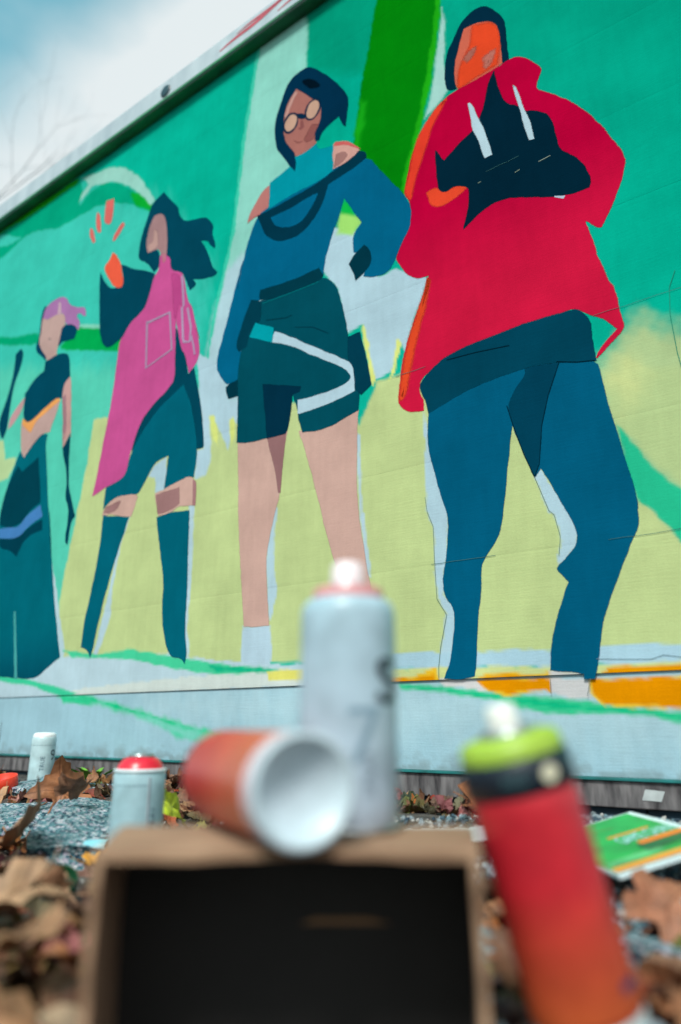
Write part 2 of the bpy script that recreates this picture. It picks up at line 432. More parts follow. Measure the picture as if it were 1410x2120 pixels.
FIGURES = [
("painted figure with purple hair, cropped dark top and long teal skirt, leftmost", [
("staff", (0, 66, 86), 3, "467,1648 440,1620 449,1552 477,1496 485,1403 480,1300 502,1265 528,1287 553,1343 525,1418 504,1478 494,1565 500,1633"),
("hair_shadow", (4, 66, 92), 3, "333,1792 353,1750 345,1688 345,1643 359,1619 343,1588 302,1558 278,1532 263,1552 311,1599 326,1636 326,1701 321,1738 310,1777"),
("hair_shadow", (4, 66, 92), 3, "133,1644 92,1611 89,1594 101,1565 180,1580 192,1568 204,1573 198,1645 171,1651"),
("hair", (167, 116, 166), 3, "212,1791 184,1768 159,1732 117,1704 56,1684 42,1642 58,1644 80,1668 102,1670 99,1653 77,1630 80,1594 96,1612 133,1641 171,1648 190,1703 207,1715 259,1719 307,1717 336,1737 330,1778 285,1797"),
("face", (190, 158, 150), 3, "336,1739 307,1718 259,1719 216,1717 180,1697 173,1649 193,1643 195,1610 205,1563 204,1535 262,1527 283,1558 321,1599 339,1628 335,1678 338,1715"),
("hair_strand", (190, 158, 170), 2, "236,1775 220,1765 209,1710 235,1715"),
("mouth", (150, 130, 128), 2, "278,1626 264,1626 250,1615 264,1614"),
("arm", (192, 148, 150), 3, "382,1411 390,1362 425,1322 473,1295 474,1338 434,1380"),
("arm", (196, 152, 146), 3, "99,1412 86,1393 46,1157 54,1178 74,1144 89,1131 106,1221 103,1226 138,1365 130,1389"),
("arm_shade", (160, 118, 125), 2, "132,1334 110,1342 82,1221 82,1163 91,1201 88,1134 106,1221 104,1227"),
("glove", (0, 62, 80), 3, "51,1177 44,1096 25,973 -6,915 -32,860 -11,844 -10,767 10,780 5,847 12,906 39,937 36,988 51,1044 78,1099 89,1129 74,1142"),
("waist", (190, 158, 150), 3, "141,1331 153,1282 178,1232 179,1215 239,1218 283,1188 329,1144 359,1180 376,1261 383,1305 315,1267 260,1297"),
("sash", (232, 160, 92), 3, "180,1348 157,1346 139,1328 216,1302 281,1284 309,1242 379,1293 376,1318 334,1289 285,1303"),
("top", (0, 70, 90), 3, "203,1532 171,1531 117,1507 97,1411 130,1392 132,1334 170,1345 242,1321 285,1303 333,1286 375,1318 384,1378 382,1411 389,1423 324,1478 273,1487 277,1528 230,1529"),
("skirt", (0, 100, 114), 3, "192,1209 239,1218 283,1188 330,1148 362,1181 388,1129 417,1051 434,983 440,928 394,699 363,593 302,360 171,348 75,344 18,379 -40,405 -3,497 64,700 119,902 77,740 139,956 178,1099 198,1174"),
("skirt_panel", (0, 62, 76), 3, "233,1128 180,947 235,933 304,878 427,898 437,927 434,983 417,1051 362,1123 327,1092"),
("skirt_stripe", (68, 124, 180), 3, "179,939 158,893 226,873 270,851 298,834 421,855 430,890 372,889 303,875 253,915"),
("skirt_stripe_shadow", (0, 60, 76), 3, "156,880 148,842 214,839 258,817 287,769 330,796 410,816 420,851 297,832 225,871"),
("drip", (70, 158, 155), 2, "257,574 245,573 182,348 199,349"),
]),
("painted figure in a long pink coat with windblown dark hair and raised hand", [
("hair", (0, 67, 86), 3, "-340,1998 -357,1970 -424,1894 -427,1861 -451,1827 -482,1807 -551,1791 -581,1766 -604,1731 -597,1707 -617,1656 -613,1642 -591,1663 -578,1689 -549,1698 -576,1655 -598,1607 -609,1572 -633,1546 -621,1537 -580,1544 -525,1563 -539,1544 -535,1534 -512,1528 -482,1594 -461,1619 -399,1644 -375,1723 -351,1855 -300,1879 -307,1774 -344,1754 -351,1689 -324,1672 -317,1687 -286,1727 -239,1760 -231,1782 -234,1841 -246,1883 -270,1955 -283,1979"),
("face", (162, 126, 126), 3, "-340,1907 -362,1876 -377,1801 -384,1719 -374,1691 -355,1720 -344,1754 -324,1767 -281,1769 -268,1800 -271,1849 -280,1893 -301,1917"),
("face_light", (186, 148, 140), 6, "-303,1856 -326,1841 -333,1779 -313,1771 -286,1771 -277,1800 -303,1809"),
("arm", (0, 67, 86), 3, "-14,1805 -55,1736 -102,1695 -154,1692 -157,1728 -135,1787 -209,1736 -318,1678 -337,1654 -317,1562 -279,1529 -233,1514 -196,1475 -175,1467 -111,1452 -77,1484 -56,1528 -46,1569 -15,1765"),
("hand", (232, 92, 66), 3, "-77,1863 -104,1837 -131,1795 -160,1710 -155,1687 -126,1690 -93,1721 -36,1805 -41,1825 -64,1833"),
("hand_ray", (216, 106, 100), 4, "0,2129 -46,2116 -53,2023 -38,2005 -1,2025 2,2083"),
("hand_ray", (216, 106, 100), 4, "52,2102 31,2083 13,1994 29,1997 45,2023 55,2080"),
("hand_ray", (216, 106, 100), 4, "84,2044 65,2028 42,1966 54,1962 75,1990 88,2029"),
("hand_ray", (216, 106, 100), 4, "-119,1978 -131,1959 -88,1912 -70,1913 -70,1933 -103,1968"),
("skirt", (0, 66, 84), 3, "-442,1423 -469,1406 -494,1324 -518,1291 -532,1227 -556,1240 -569,1195 -598,1102 -621,976 -618,964 -592,965 -579,977 -494,997 -295,1030 -308,1100 -333,1136 -445,1211 -466,1230"),
("leggings", (0, 95, 113), 5, "-513,1196 -553,1125 -581,1025 -595,963 -587,880 -566,888 -506,878 -463,870 -470,974 -429,969 -403,955 -351,879 -332,878 -238,888 -200,871 -179,856 -183,929 -267,947 -279,982 -299,1038 -365,1114 -432,1159 -485,1182"),
("coat", (196, 81, 141), 3, "-349,1731 -400,1709 -410,1644 -461,1619 -483,1586 -501,1499 -530,1458 -552,1387 -570,1336 -553,1376 -578,1296 -572,1260 -535,1226 -515,1296 -489,1330 -467,1407 -456,1448 -462,1335 -473,1227 -450,1203 -383,1169 -334,1129 -314,1095 -292,1034 -280,978 -267,943 -185,932 -115,911 -121,938 -138,1063 -165,1241 -173,1444 -180,1469 -195,1480 -227,1520 -269,1529 -306,1562 -322,1648 -350,1673"),
("collar", (184, 112, 130), 3, "-354,1737 -381,1725 -381,1696 -369,1692"),
("coat_fold", (182, 70, 130), 6, "-414,1630 -461,1611 -485,1486 -463,1494 -456,1448 -448,1451 -432,1537"),
("knee", (200, 163, 150), 3, "-179,856 -233,889 -332,881 -346,867 -322,809 -283,814 -220,835 -180,835"),
("knee_shade", (156, 116, 114), 10, "-191,861 -265,869 -245,839 -184,843"),
("knee", (200, 163, 150), 3, "-423,862 -463,869 -506,878 -565,889 -597,869 -601,793 -578,797 -531,806 -502,789 -445,790"),
("knee_shade", (156, 116, 114), 5, "-428,857 -527,862 -534,813 -501,797 -442,796"),
("knee_shade", (165, 120, 120), 3, "-584,874 -599,865 -601,794 -589,797"),
("stocking", (0, 95, 113), 3, "-183,838 -223,827 -312,810 -258,667 -221,538 -199,425 -192,394 -171,420 -140,429 -143,508 -167,618 -183,738"),
("stocking", (0, 95, 113), 3, "-440,786 -481,790 -512,790 -577,783 -583,673 -589,550 -589,452 -605,381 -598,357 -582,373 -530,382 -502,459 -490,527 -492,595 -452,727"),
]),
("painted figure with round glasses, blue cold-shoulder top and dark shorts", [
("leg", (200, 163, 150), 3, "-753,948 -852,939 -930,937 -917,868 -911,771 -896,722 -874,643 -869,588 -887,434 -803,438 -783,586 -765,745 -765,800"),
("leg_shade", (146, 106, 106), 3, "-860,933 -926,934 -914,827 -911,771 -904,773 -890,841"),
("leg", (200, 163, 150), 3, "-968,927 -1052,916 -1107,929 -1153,938 -1147,855 -1146,726 -1150,677 -1169,560 -1184,486 -1195,384 -1138,388 -1119,493 -1074,584 -1042,697 -1027,749 -996,850"),
("face", (166, 106, 97), 3, "-930,2089 -975,2040 -1030,1965 -1031,1918 -1021,1880 -1006,1861 -1013,1829 -979,1813 -933,1819 -921,1848 -906,1874 -887,1913 -876,1972 -883,2032 -907,2065"),
("face_light", (192, 144, 134), 5, "-927,2076 -939,2065 -916,2035 -897,1989 -886,2001 -904,2049"),
("face_shade", (142, 84, 80), 8, "-994,1907 -1020,1892 -1009,1865 -1001,1848 -978,1849 -967,1867"),
("hair", (3, 46, 72), 3, "-979,2141 -1008,2112 -1049,2059 -1087,2002 -1119,1945 -1128,1909 -1122,1863 -1117,1826 -1106,1840 -1093,1878 -1072,1872 -1034,1856 -1023,1832 -1009,1837 -1006,1867 -1028,1898 -1030,1965 -993,2005 -963,2044 -933,2081 -910,2063 -890,2028 -882,1968 -890,1911 -909,1872 -930,1843 -940,1794 -935,1766 -914,1797 -886,1851 -861,1888 -850,1946 -848,1994 -865,2050 -890,2112 -914,2139 -950,2143"),
("hair_part", (3, 20, 32), 8, "-956,2099 -986,2086 -1015,2055 -1024,2032 -992,2041 -963,2077"),
("spectacles", (10, 40, 66), 2, "-939,1934 -932,1926 -924,1922 -914,1921 -905,1924 -896,1930 -889,1940 -884,1951 -882,1964 -884,1976 -888,1986 -895,1994 -903,1999 -913,2000 -922,1996 -931,1990 -938,1980 -943,1969 -944,1956 -943,1944"),
("spectacle_lens", (196, 156, 134), 2, "-932,1941 -927,1934 -920,1930 -913,1929 -906,1931 -899,1936 -894,1943 -891,1952 -890,1961 -891,1971 -895,1979 -900,1986 -907,1990 -914,1991 -921,1989 -928,1984 -933,1977 -936,1968 -937,1959 -936,1949"),
("spectacles", (10, 40, 66), 2, "-1021,1935 -1014,1927 -1005,1922 -996,1921 -986,1924 -978,1931 -972,1940 -968,1952 -967,1964 -969,1976 -974,1987 -981,1995 -990,1999 -1000,2000 -1010,1997 -1018,1990 -1024,1981 -1028,1969 -1029,1957 -1026,1945"),
("spectacle_lens", (196, 156, 134), 2, "-1015,1941 -1010,1935 -1002,1930 -995,1929 -988,1931 -981,1936 -977,1943 -974,1952 -974,1962 -976,1971 -980,1980 -986,1987 -993,1991 -1001,1992 -1008,1990 -1014,1985 -1019,1978 -1022,1969 -1022,1959 -1020,1950"),
("spectacle_bridge", (10, 40, 66), 2, "-935,1983 -971,1960 -971,1944 -957,1946 -939,1964"),
("nose", (138, 82, 80), 2, "-952,1946 -961,1941 -966,1913 -954,1909 -943,1921 -953,1922"),
("mouth", (140, 84, 78), 2, "-926,1888 -944,1869 -967,1863 -944,1862"),
("shoulder", (202, 152, 140), 3, "-1069,1784 -1082,1792 -1129,1768 -1167,1718 -1159,1694 -1109,1696 -1070,1691"),
("shoulder_shade", (156, 112, 106), 4, "-1083,1747 -1109,1743 -1124,1724 -1109,1707 -1077,1703"),
("shoulder_edge", (200, 96, 92), 2, "-1073,1784 -1082,1792 -1129,1768 -1167,1718 -1147,1734 -1114,1765 -1082,1776"),
("shoulder", (182, 116, 110), 3, "-840,1769 -838,1680 -785,1678 -773,1678 -751,1669 -756,1694 -782,1732 -811,1762"),
("top", (0, 96, 131), 3, "-791,1678 -832,1690 -925,1698 -1030,1691 -1073,1702 -1184,1691 -1230,1610 -1292,1510 -1313,1467 -1318,1424 -1310,1391 -1283,1350 -1260,1306 -1242,1288 -1206,1291 -1172,1308 -1184,1339 -1184,1380 -1142,1394 -1137,1444 -1167,1477 -1111,1583 -1103,1552 -1073,1487 -1053,1428 -1043,1384 -1043,1363 -955,1360 -845,1369 -811,1378 -782,1374 -754,1334 -744,1253 -755,1220 -753,1139 -701,1136 -675,1168 -646,1221 -682,1335 -721,1485 -740,1541 -723,1451 -752,1592"),
("collar", (0, 142, 156), 3, "-933,1819 -979,1816 -1012,1825 -1021,1797 -1073,1784 -1073,1697 -1030,1683 -925,1690 -836,1681 -838,1776 -900,1791 -914,1797 -935,1766 -940,1794"),
("strap", (2, 51, 69), 3, "-1159,1717 -1184,1698 -1186,1679 -1159,1669 -1057,1656 -1041,1608 -1015,1570 -973,1539 -929,1533 -878,1546 -831,1584 -808,1637 -791,1678 -833,1676 -926,1676 -1030,1681 -1083,1695 -1147,1706"),
("strap_gap", (0, 96, 131), 3, "-1022,1647 -1004,1611 -972,1580 -934,1572 -888,1589 -859,1613 -846,1645 -927,1643 -993,1648"),
("glove", (0, 52, 66), 3, "-1175,1403 -1194,1380 -1197,1338 -1174,1316 -1148,1306 -1139,1335 -1125,1364 -1142,1385"),
("glove", (0, 52, 66), 3, "-747,1143 -750,1090 -709,1091 -699,1112 -695,1132 -712,1139"),
("shorts", (0, 74, 88), 3, "-814,1371 -934,1361 -1038,1367 -1074,1331 -1093,1296 -1124,1172 -1126,1068 -1142,1030 -1157,984 -1152,937 -1107,924 -1052,910 -980,920 -964,966 -964,988 -945,1037 -934,949 -925,932 -852,935 -781,937 -750,949 -746,1108 -741,1142 -746,1223 -784,1318"),
("shorts_shadow", (2, 46, 66), 3, "-837,1100 -972,1053 -968,1039 -945,1038 -934,949 -925,932 -860,933 -849,1015"),
("belt", (0, 56, 70), 3, "-1028,1394 -1043,1365 -1033,1352 -934,1356 -823,1367 -810,1388 -815,1409 -844,1405 -933,1393"),
("pouch", (0, 58, 74), 3, "-781,1388 -811,1375 -823,1358 -820,1305 -802,1306 -780,1280 -771,1239 -742,1231 -726,1254 -754,1334"),
("pouch", (0, 58, 76), 3, "-1122,1149 -1159,1150 -1178,1068 -1191,994 -1161,974 -1144,992 -1135,1065 -1121,1074"),
("leg_strap", (177, 203, 214), 3, "-875,1251 -916,1227 -1011,1158 -1098,1098 -1140,1064 -1142,992 -1117,987 -1052,977 -1008,976 -964,977 -962,1017 -1013,1011 -1084,1013 -1126,1022 -1131,1039 -1108,1068 -1011,1131 -938,1187 -862,1222"),
("buckle", (0, 150, 160), 3, "-802,1305 -872,1264 -868,1219 -781,1266"),
]),
("largest painted figure, in a red hoodie with folded arms and blue trousers", [
("face", (204, 100, 78), 3, "-1485,1933 -1512,1926 -1548,1911 -1575,1883 -1585,1844 -1585,1789 -1586,1746 -1536,1733 -1471,1733 -1455,1748 -1451,1810 -1459,1861 -1473,1892"),
("face_patch", (226, 72, 38), 14, "-1511,1914 -1560,1896 -1582,1858 -1578,1786 -1569,1750 -1498,1743 -1464,1739 -1464,1793 -1483,1828 -1505,1861"),
("face_shade", (172, 100, 86), 14, "-1483,1824 -1497,1839 -1517,1841 -1513,1820 -1492,1808"),
("face_shade", (190, 112, 98), 16, "-1534,1794 -1566,1799 -1559,1768 -1538,1756"),
("hood_lining", (4, 42, 62), 3, "-1428,1825 -1437,1876 -1456,1904 -1483,1951 -1518,1967 -1551,1957 -1580,1912 -1596,1871 -1596,1828 -1596,1781 -1598,1742 -1582,1743 -1582,1846 -1572,1882 -1541,1912 -1508,1920 -1488,1922 -1472,1876 -1457,1830 -1453,1777 -1458,1743 -1435,1749 -1427,1778"),
("trousers", (0, 88, 119), 3, "-1343,889 -1414,911 -1484,931 -1571,932 -1592,931 -1642,921 -1716,891 -1721,863 -1726,810 -1739,726 -1752,646 -1758,588 -1756,566 -1757,548 -1737,515 -1715,469 -1688,415 -1670,369 -1661,318 -1650,281 -1631,282 -1632,290 -1572,299 -1574,323 -1582,366 -1600,414 -1620,458 -1606,476 -1600,483 -1603,492 -1638,520 -1647,547 -1631,593 -1629,598 -1587,691 -1573,676 -1535,798 -1518,711 -1505,615 -1505,615 -1494,571 -1458,529 -1447,512 -1445,458 -1434,401 -1426,321 -1420,294 -1391,288 -1354,292 -1369,320 -1380,381 -1384,430 -1362,457 -1361,498 -1372,543 -1378,605 -1376,637 -1374,643 -1349,737 -1337,814"),
("trouser_fold", (0, 62, 84), 2, "-1570,921 -1644,909 -1615,842 -1597,782 -1585,701 -1573,674 -1555,729 -1537,798 -1527,844 -1551,882 -1574,903"),
("waistband", (0, 64, 84), 3, "-1321,954 -1357,989 -1395,1014 -1484,1023 -1568,1029 -1647,1024 -1681,1016 -1689,1020 -1704,1002 -1714,979 -1714,935 -1716,890 -1641,910 -1570,919 -1483,914 -1413,899 -1343,876 -1335,910 -1329,927"),
("hoodie", (203, 24, 61), 4, "-1562,1739 -1593,1745 -1624,1741 -1673,1672 -1667,1651 -1654,1623 -1665,1603 -1702,1567 -1745,1509 -1780,1442 -1803,1382 -1820,1335 -1821,1316 -1799,1255 -1774,1207 -1757,1185 -1748,1188 -1728,1214 -1739,1152 -1743,1121 -1745,1114 -1756,1061 -1764,1046 -1769,1014 -1772,974 -1776,949 -1770,937 -1742,915 -1722,896 -1717,896 -1726,912 -1762,945 -1735,980 -1709,998 -1686,1020 -1646,1021 -1568,1023 -1484,1017 -1395,1008 -1357,986 -1321,963 -1323,931 -1332,911 -1331,887 -1296,891 -1268,913 -1265,942 -1274,1002 -1289,1068 -1317,1130 -1347,1205 -1358,1234 -1328,1236 -1302,1257 -1279,1295 -1269,1320 -1277,1338 -1299,1379 -1318,1435 -1312,1474 -1296,1505 -1328,1625 -1358,1670 -1388,1707 -1430,1736 -1458,1738 -1471,1739 -1536,1737"),
("sleeve_edge", (226, 62, 42), 11, "-1430,1732 -1402,1722 -1358,1678 -1332,1631 -1315,1556 -1297,1504 -1316,1473 -1332,1531 -1363,1606 -1390,1675 -1423,1717"),
("hoodie_edge", (222, 72, 38), 13, "-1357,1228 -1332,1164 -1296,1079 -1277,1001 -1268,928 -1285,936 -1300,1000 -1322,1083 -1348,1158 -1360,1213"),
("hand", (222, 70, 42), 6, "-1361,1472 -1388,1476 -1410,1450 -1442,1452 -1473,1437 -1457,1423 -1421,1413 -1388,1415 -1369,1435"),
("folded_arms", (2, 36, 52), 3, "-1559,1736 -1567,1672 -1578,1620 -1612,1592 -1625,1566 -1639,1564 -1681,1528 -1687,1463 -1692,1420 -1718,1392 -1740,1354 -1751,1310 -1744,1292 -1708,1292 -1667,1304 -1614,1333 -1565,1353 -1524,1358 -1486,1339 -1454,1320 -1466,1363 -1475,1414 -1472,1436 -1436,1455 -1416,1445 -1400,1455 -1391,1478 -1391,1545 -1391,1588 -1402,1568 -1414,1543 -1455,1572 -1498,1591 -1512,1612 -1531,1657 -1541,1711"),
("drawstring", (178, 203, 212), 3, "-1486,1678 -1494,1676 -1504,1636 -1515,1607 -1530,1540 -1538,1493 -1519,1492 -1508,1545 -1492,1598 -1491,1629"),
("drawstring", (178, 203, 212), 3, "-1601,1661 -1607,1659 -1617,1611 -1621,1586 -1636,1521 -1640,1480 -1627,1483 -1617,1546 -1610,1600"),
("hem_tag", (175, 190, 205), 2, "-1670,1306 -1693,1296 -1689,1289 -1672,1300"),
]),
]
STROKES = [
("coat_pocket", (166, 140, 168), 5.5, "-314,1481 -424,1481 -448,1338 -329,1310 -313,1489"),
("coat_stripe", (172, 140, 172), 6.0, "-470,1599 -481,1537 -489,1477"),
("coat_stripe", (172, 146, 176), 6.0, "-481,1480 -497,1363 -501,1347 -529,1337 -530,1388 -508,1466"),
("coat_stripe", (172, 140, 172), 5.0, "-532,1362 -547,1321 -556,1284"),
("pencil_line", (110, 135, 120), 1.0, "-1342,292 -1343,316 -1349,354 -1366,419 -1345,454 -1343,536 -1343,611 -1330,646 -1326,680"),
("pencil_line", (110, 135, 120), 1.0, "-1573,676 -1596,601 -1605,592 -1613,547 -1607,510"),
("pencil_line", (115, 140, 150), 1.0, "-1656,315 -1705,312 -1748,310 -1768,316 -1794,311 -1813,312"),
("pencil_line", (40, 140, 115), 1.2, "-1878,1030 -1864,998 -1858,942 -1860,860 -1866,799"),
("pencil_line", (110, 125, 115), 1.0, "-1570,284 -1569,258"),
("pencil_line", (110, 125, 115), 1.0, "-1642,281 -1634,252"),
("arm_scratch", (150, 165, 150), 1.6, "-1644,1413 -1671,1415"),
("arm_scratch", (140, 160, 140), 1.6, "-1588,1413 -1600,1415"),
("arm_scratch", (140, 160, 140), 1.4, "-1498,1430 -1505,1431"),
("fly_line", (0, 40, 56), 1.6, "-1644,909 -1615,842 -1597,782 -1585,701 -1573,676"),
("fly_line", (0, 40, 56), 1.6, "-1527,844 -1537,798 -1555,729 -1573,677"),
("waist_line", (0, 40, 56), 1.5, "-1394,995 -1465,991 -1543,982"),
("waist_line", (0, 38, 52), 1.8, "-1639,912 -1679,898 -1714,891"),
("belt_line", (0, 120, 125), 1.5, "-826,1359 -934,1353 -1028,1350"),
("skirt_crease", (0, 52, 66), 1.5, "-842,1299 -915,1280 -936,1281"),
("skirt_crease", (0, 55, 70), 1.5, "-948,1239 -1010,1217 -1060,1181"),
]
# ------------------------------------------------------------------ the mural wall
# wall frame: local x runs along the wall to the left and away, local y points out of the wall towards the viewer's
# side, z up.  u = 0 is the wall point W0.
TH = R(54.8)
W0 = Vector((-0.89793, 2.22211, 0.0))
WD = Vector((-math.sin(TH), math.cos(TH), 0))
WN = Vector((-WD.y, WD.x, 0))
PK = np.array((0.90, 0.86, 0.90))                     # paint reflectance relative to the tone it shows

wall = thing('mural_wall', 'long timber hoarding painted with a mural of four standing figures on green', 'wall')
wall.matrix_world = Matrix(((WD.x, WN.x, 0, W0.x), (WD.y, WN.y, 0, W0.y), (0, 0, 1, 0), (0, 0, 0, 1)))
U0, U1 = -2.75, 2.6

def parse(s):
    return np.array([[float(q) for q in t.split(',')] for t in s.split()]) / 1000.0

def sdist(P, poly):
    """signed distance (positive inside) of points P to a polygon"""
    d = np.full(len(P), 1e9)
    inside = np.zeros(len(P), bool)
    n = len(poly)
    for i in range(n):
        a, b = poly[i], poly[(i + 1) % n]
        e = b - a
        w = P - a
        t = np.clip((w @ e) / max(e @ e, 1e-12), 0, 1)
        q = w - t[:, None] * e
        d = np.minimum(d, (q * q).sum(1))
        c = (a[1] > P[:, 1]) != (b[1] > P[:, 1])
        with np.errstate(divide='ignore', invalid='ignore'):
            xi = (b[0] - a[0]) * (P[:, 1] - a[1]) / (b[1] - a[1] if b[1] != a[1] else 1e-12) + a[0]
        inside ^= c & (P[:, 0] < xi)
    d = np.sqrt(d)
    return np.where(inside, d, -d)

def wob(P, s, amp, seed):
    """cheap smooth wobble used to keep hand-sprayed edges from being ruler straight"""
    r = np.random.RandomState(seed)
    o = np.zeros(len(P))
    for k in range(5):
        d = r.randn(2)
        d /= np.linalg.norm(d)
        fr = s * (1.0 + 1.1 * k)
        o += np.sin(P @ d * fr + r.rand() * 6.28) / (1 + 0.7 * k)
    return o * amp

def paint_field(P, base, layers):
    col = base.copy()
    for k, (c, f, s) in enumerate(layers):
        poly = parse(s)
        w = f / 1000.0
        lo, hi = poly.min(0) - 2 * w - 0.01, poly.max(0) + 2 * w + 0.01
        m = np.all((P > lo) & (P < hi), axis=1)
        if not m.any():
            continue
        Q = P[m]
        d = sdist(Q, poly) + wob(Q, 60, 0.0012 + 0.08 * w, k)
        a = np.clip(0.5 + d / w, 0, 1)
        a = a * a * (3 - 2 * a)
        col[m] = col[m] * (1 - a[:, None]) + np.array(lin(c)) * a[:, None]
    return col

us = np.concatenate([np.arange(U0, -2.1, 0.05), np.arange(-2.1, 1.0, 0.005), np.arange(1.0, U1 + 0.001, 0.05)])

def painted_board(name, z0, z1, y_face, base_fn, layers, thick=0.018, bow=0.0, seed=0):
    zs = np.linspace(z0, z1, max(3, int(round((z1 - z0) / 0.0055)) + 1))
    UU, ZZ = np.meshgrid(us, zs)
    P = np.stack([UU.ravel(), ZZ.ravel()], 1)
    col = paint_field(P, base_fn(P), layers) * PK
    y = y_face + bow * np.sin(P[:, 0] * 2.1 + seed) + 0.00004 * np.sin(P[:, 0] * 7.3 + seed * 2.2)
    edge = (P[:, 1] < z0 + 0.0008) | (P[:, 1] > z1 - 0.0008)
    y = y - edge * 0.0003
    nu, nz_ = len(us), len(zs)
    V = np.stack([P[:, 0], y, P[:, 1]], 1)
    idx = np.arange(nu * nz_).reshape(nz_, nu)
    F = np.stack([idx[:-1, :-1], idx[1:, :-1], idx[1:, 1:], idx[:-1, 1:]], -1).reshape(-1, 4)
    # back and rims, built as strips that follow the face grid
    nb = len(V)
    yb = np.full(nu, y_face - thick)
    VB = np.concatenate([np.stack([us, yb, np.full(nu, z0)], 1), np.stack([us, yb, np.full(nu, z1)], 1), V[idx[0]], V[idx[-1]]])
    Vall = np.concatenate([V, VB])
    me = bpy.data.meshes.new(name)
    faces = F.tolist()
    for i in range(nu - 1):
        lo, hi = nb + i, nb + nu + i
        faces.append((lo, lo + 1, hi + 1, hi))
        faces.append((lo + 2 * nu, lo + 2 * nu + 1, lo + 1, lo))
        faces.append((hi + 2 * nu + 1, hi + 2 * nu, hi, hi + 1))
    me.from_pydata(Vall.tolist(), [], faces)
    sm = np.zeros(len(faces), bool)
    sm[:len(F)] = True
    me.polygons.foreach_set('use_smooth', sm)
    me.update()
    rgba = np.concatenate([np.concatenate([col, np.ones((len(col), 1))], 1), np.tile([0.05, 0.12, 0.1, 1], (4 * nu, 1))])
    set_paint(me, rgba)
    return link(name, me, M_PAINT, wall)

def base_upper(P):
    """mint field: deeper emerald to the right and high up, paler towards the far left and the foot"""
    t = np.clip((P[:, 0] + 2.0) / 2.0, 0, 1)[:, None]
    h = np.clip((P[:, 1] - 0.7) / 1.1, 0, 1)[:, None]
    a = np.array(lin((0, 176, 148)))
    b = np.array(lin((0, 150, 122)))
    c = np.array(lin((8, 180, 152)))
    d = np.array(lin((22, 186, 162)))
    return (a * (1 - h) + b * h) * (1 - t) + (d * (1 - h) + c * h) * t

def base_lower(P):
    c = np.tile(np.array(lin((157, 194, 205))), (len(P), 1))
    # mud splashed up from the ground
    sp = np.array([noise.fractal(Vector((u * 26, v * 40, 0)), 0.8, 2.2, 4) for u, v in P])
    a = np.clip((0.150 + 0.02 * sp - P[:, 1]) / 0.03, 0, 1) * np.clip(0.45 + 1.1 * sp, 0, 0.45)
    return c * (1 - a[:, None]) + np.array(lin((112, 118, 112))) * a[:, None]

SEAMS = [0.290, 0.527, 0.759, 0.991, 1.222, 1.450, 1.682, 1.914, 2.146, 2.362]
for k in range(9):
    painted_board('board', SEAMS[k] + 0.00002, SEAMS[k + 1] - 0.00002, 0.0, base_upper, BG_UPPER, seed=k, bow=0.0001)
painted_board('lower_panel', 0.118, 0.2898, -0.0035, base_lower, BG_LOWER, seed=20, bow=0.001)
link('backing_frame', boxmesh('backing_frame', U0, U1, -0.075, -0.026, 0.0, 2.42),
     simple('backing_timber', (40, 60, 62), 0.8, 0.3, 12, 0.4), wall)

# --- painted shapes: thin coats of paint with feathered edges, one mesh per colour patch
def chaikin(p, keep=62):
    n = len(p)
    out = []
    for i in range(n):
        a, b, c = p[i - 1], p[i], p[(i + 1) % n]
        v1, v2 = b - a, c - b
        l1, l2 = np.linalg.norm(v1), np.linalg.norm(v2)
        if l1 < 1e-6 or l2 < 1e-6:
            continue
        ang = math.degrees(math.acos(max(-1, min(1, float(v1 @ v2) / (l1 * l2)))))
        if ang > keep:
            out.append(b)
        else:
            out.append(b - v1 * 0.25)
            out.append(b + v2 * 0.25)
    return np.array(out)

def resample(p, step):
    out = []
    for i in range(len(p)):
        a, b = p[i], p[(i + 1) % len(p)]
        k = max(1, int(np.linalg.norm(b - a) / step))
        for j in range(k):
            out.append(a + (b - a) * j / k)
    return np.array(out)

def area2(p):
    x, y = p[:, 0], p[:, 1]
    return float(np.sum(x * np.roll(y, -1) - np.roll(x, -1) * y))

# second colour a sprayed area fades to, between two heights
FADE = {('hoodie', 'largest'): ((183, 3, 54), 1.12, 1.42), ('skirt', 'painted'): ((0, 68, 88), 0.50, 0.30)}

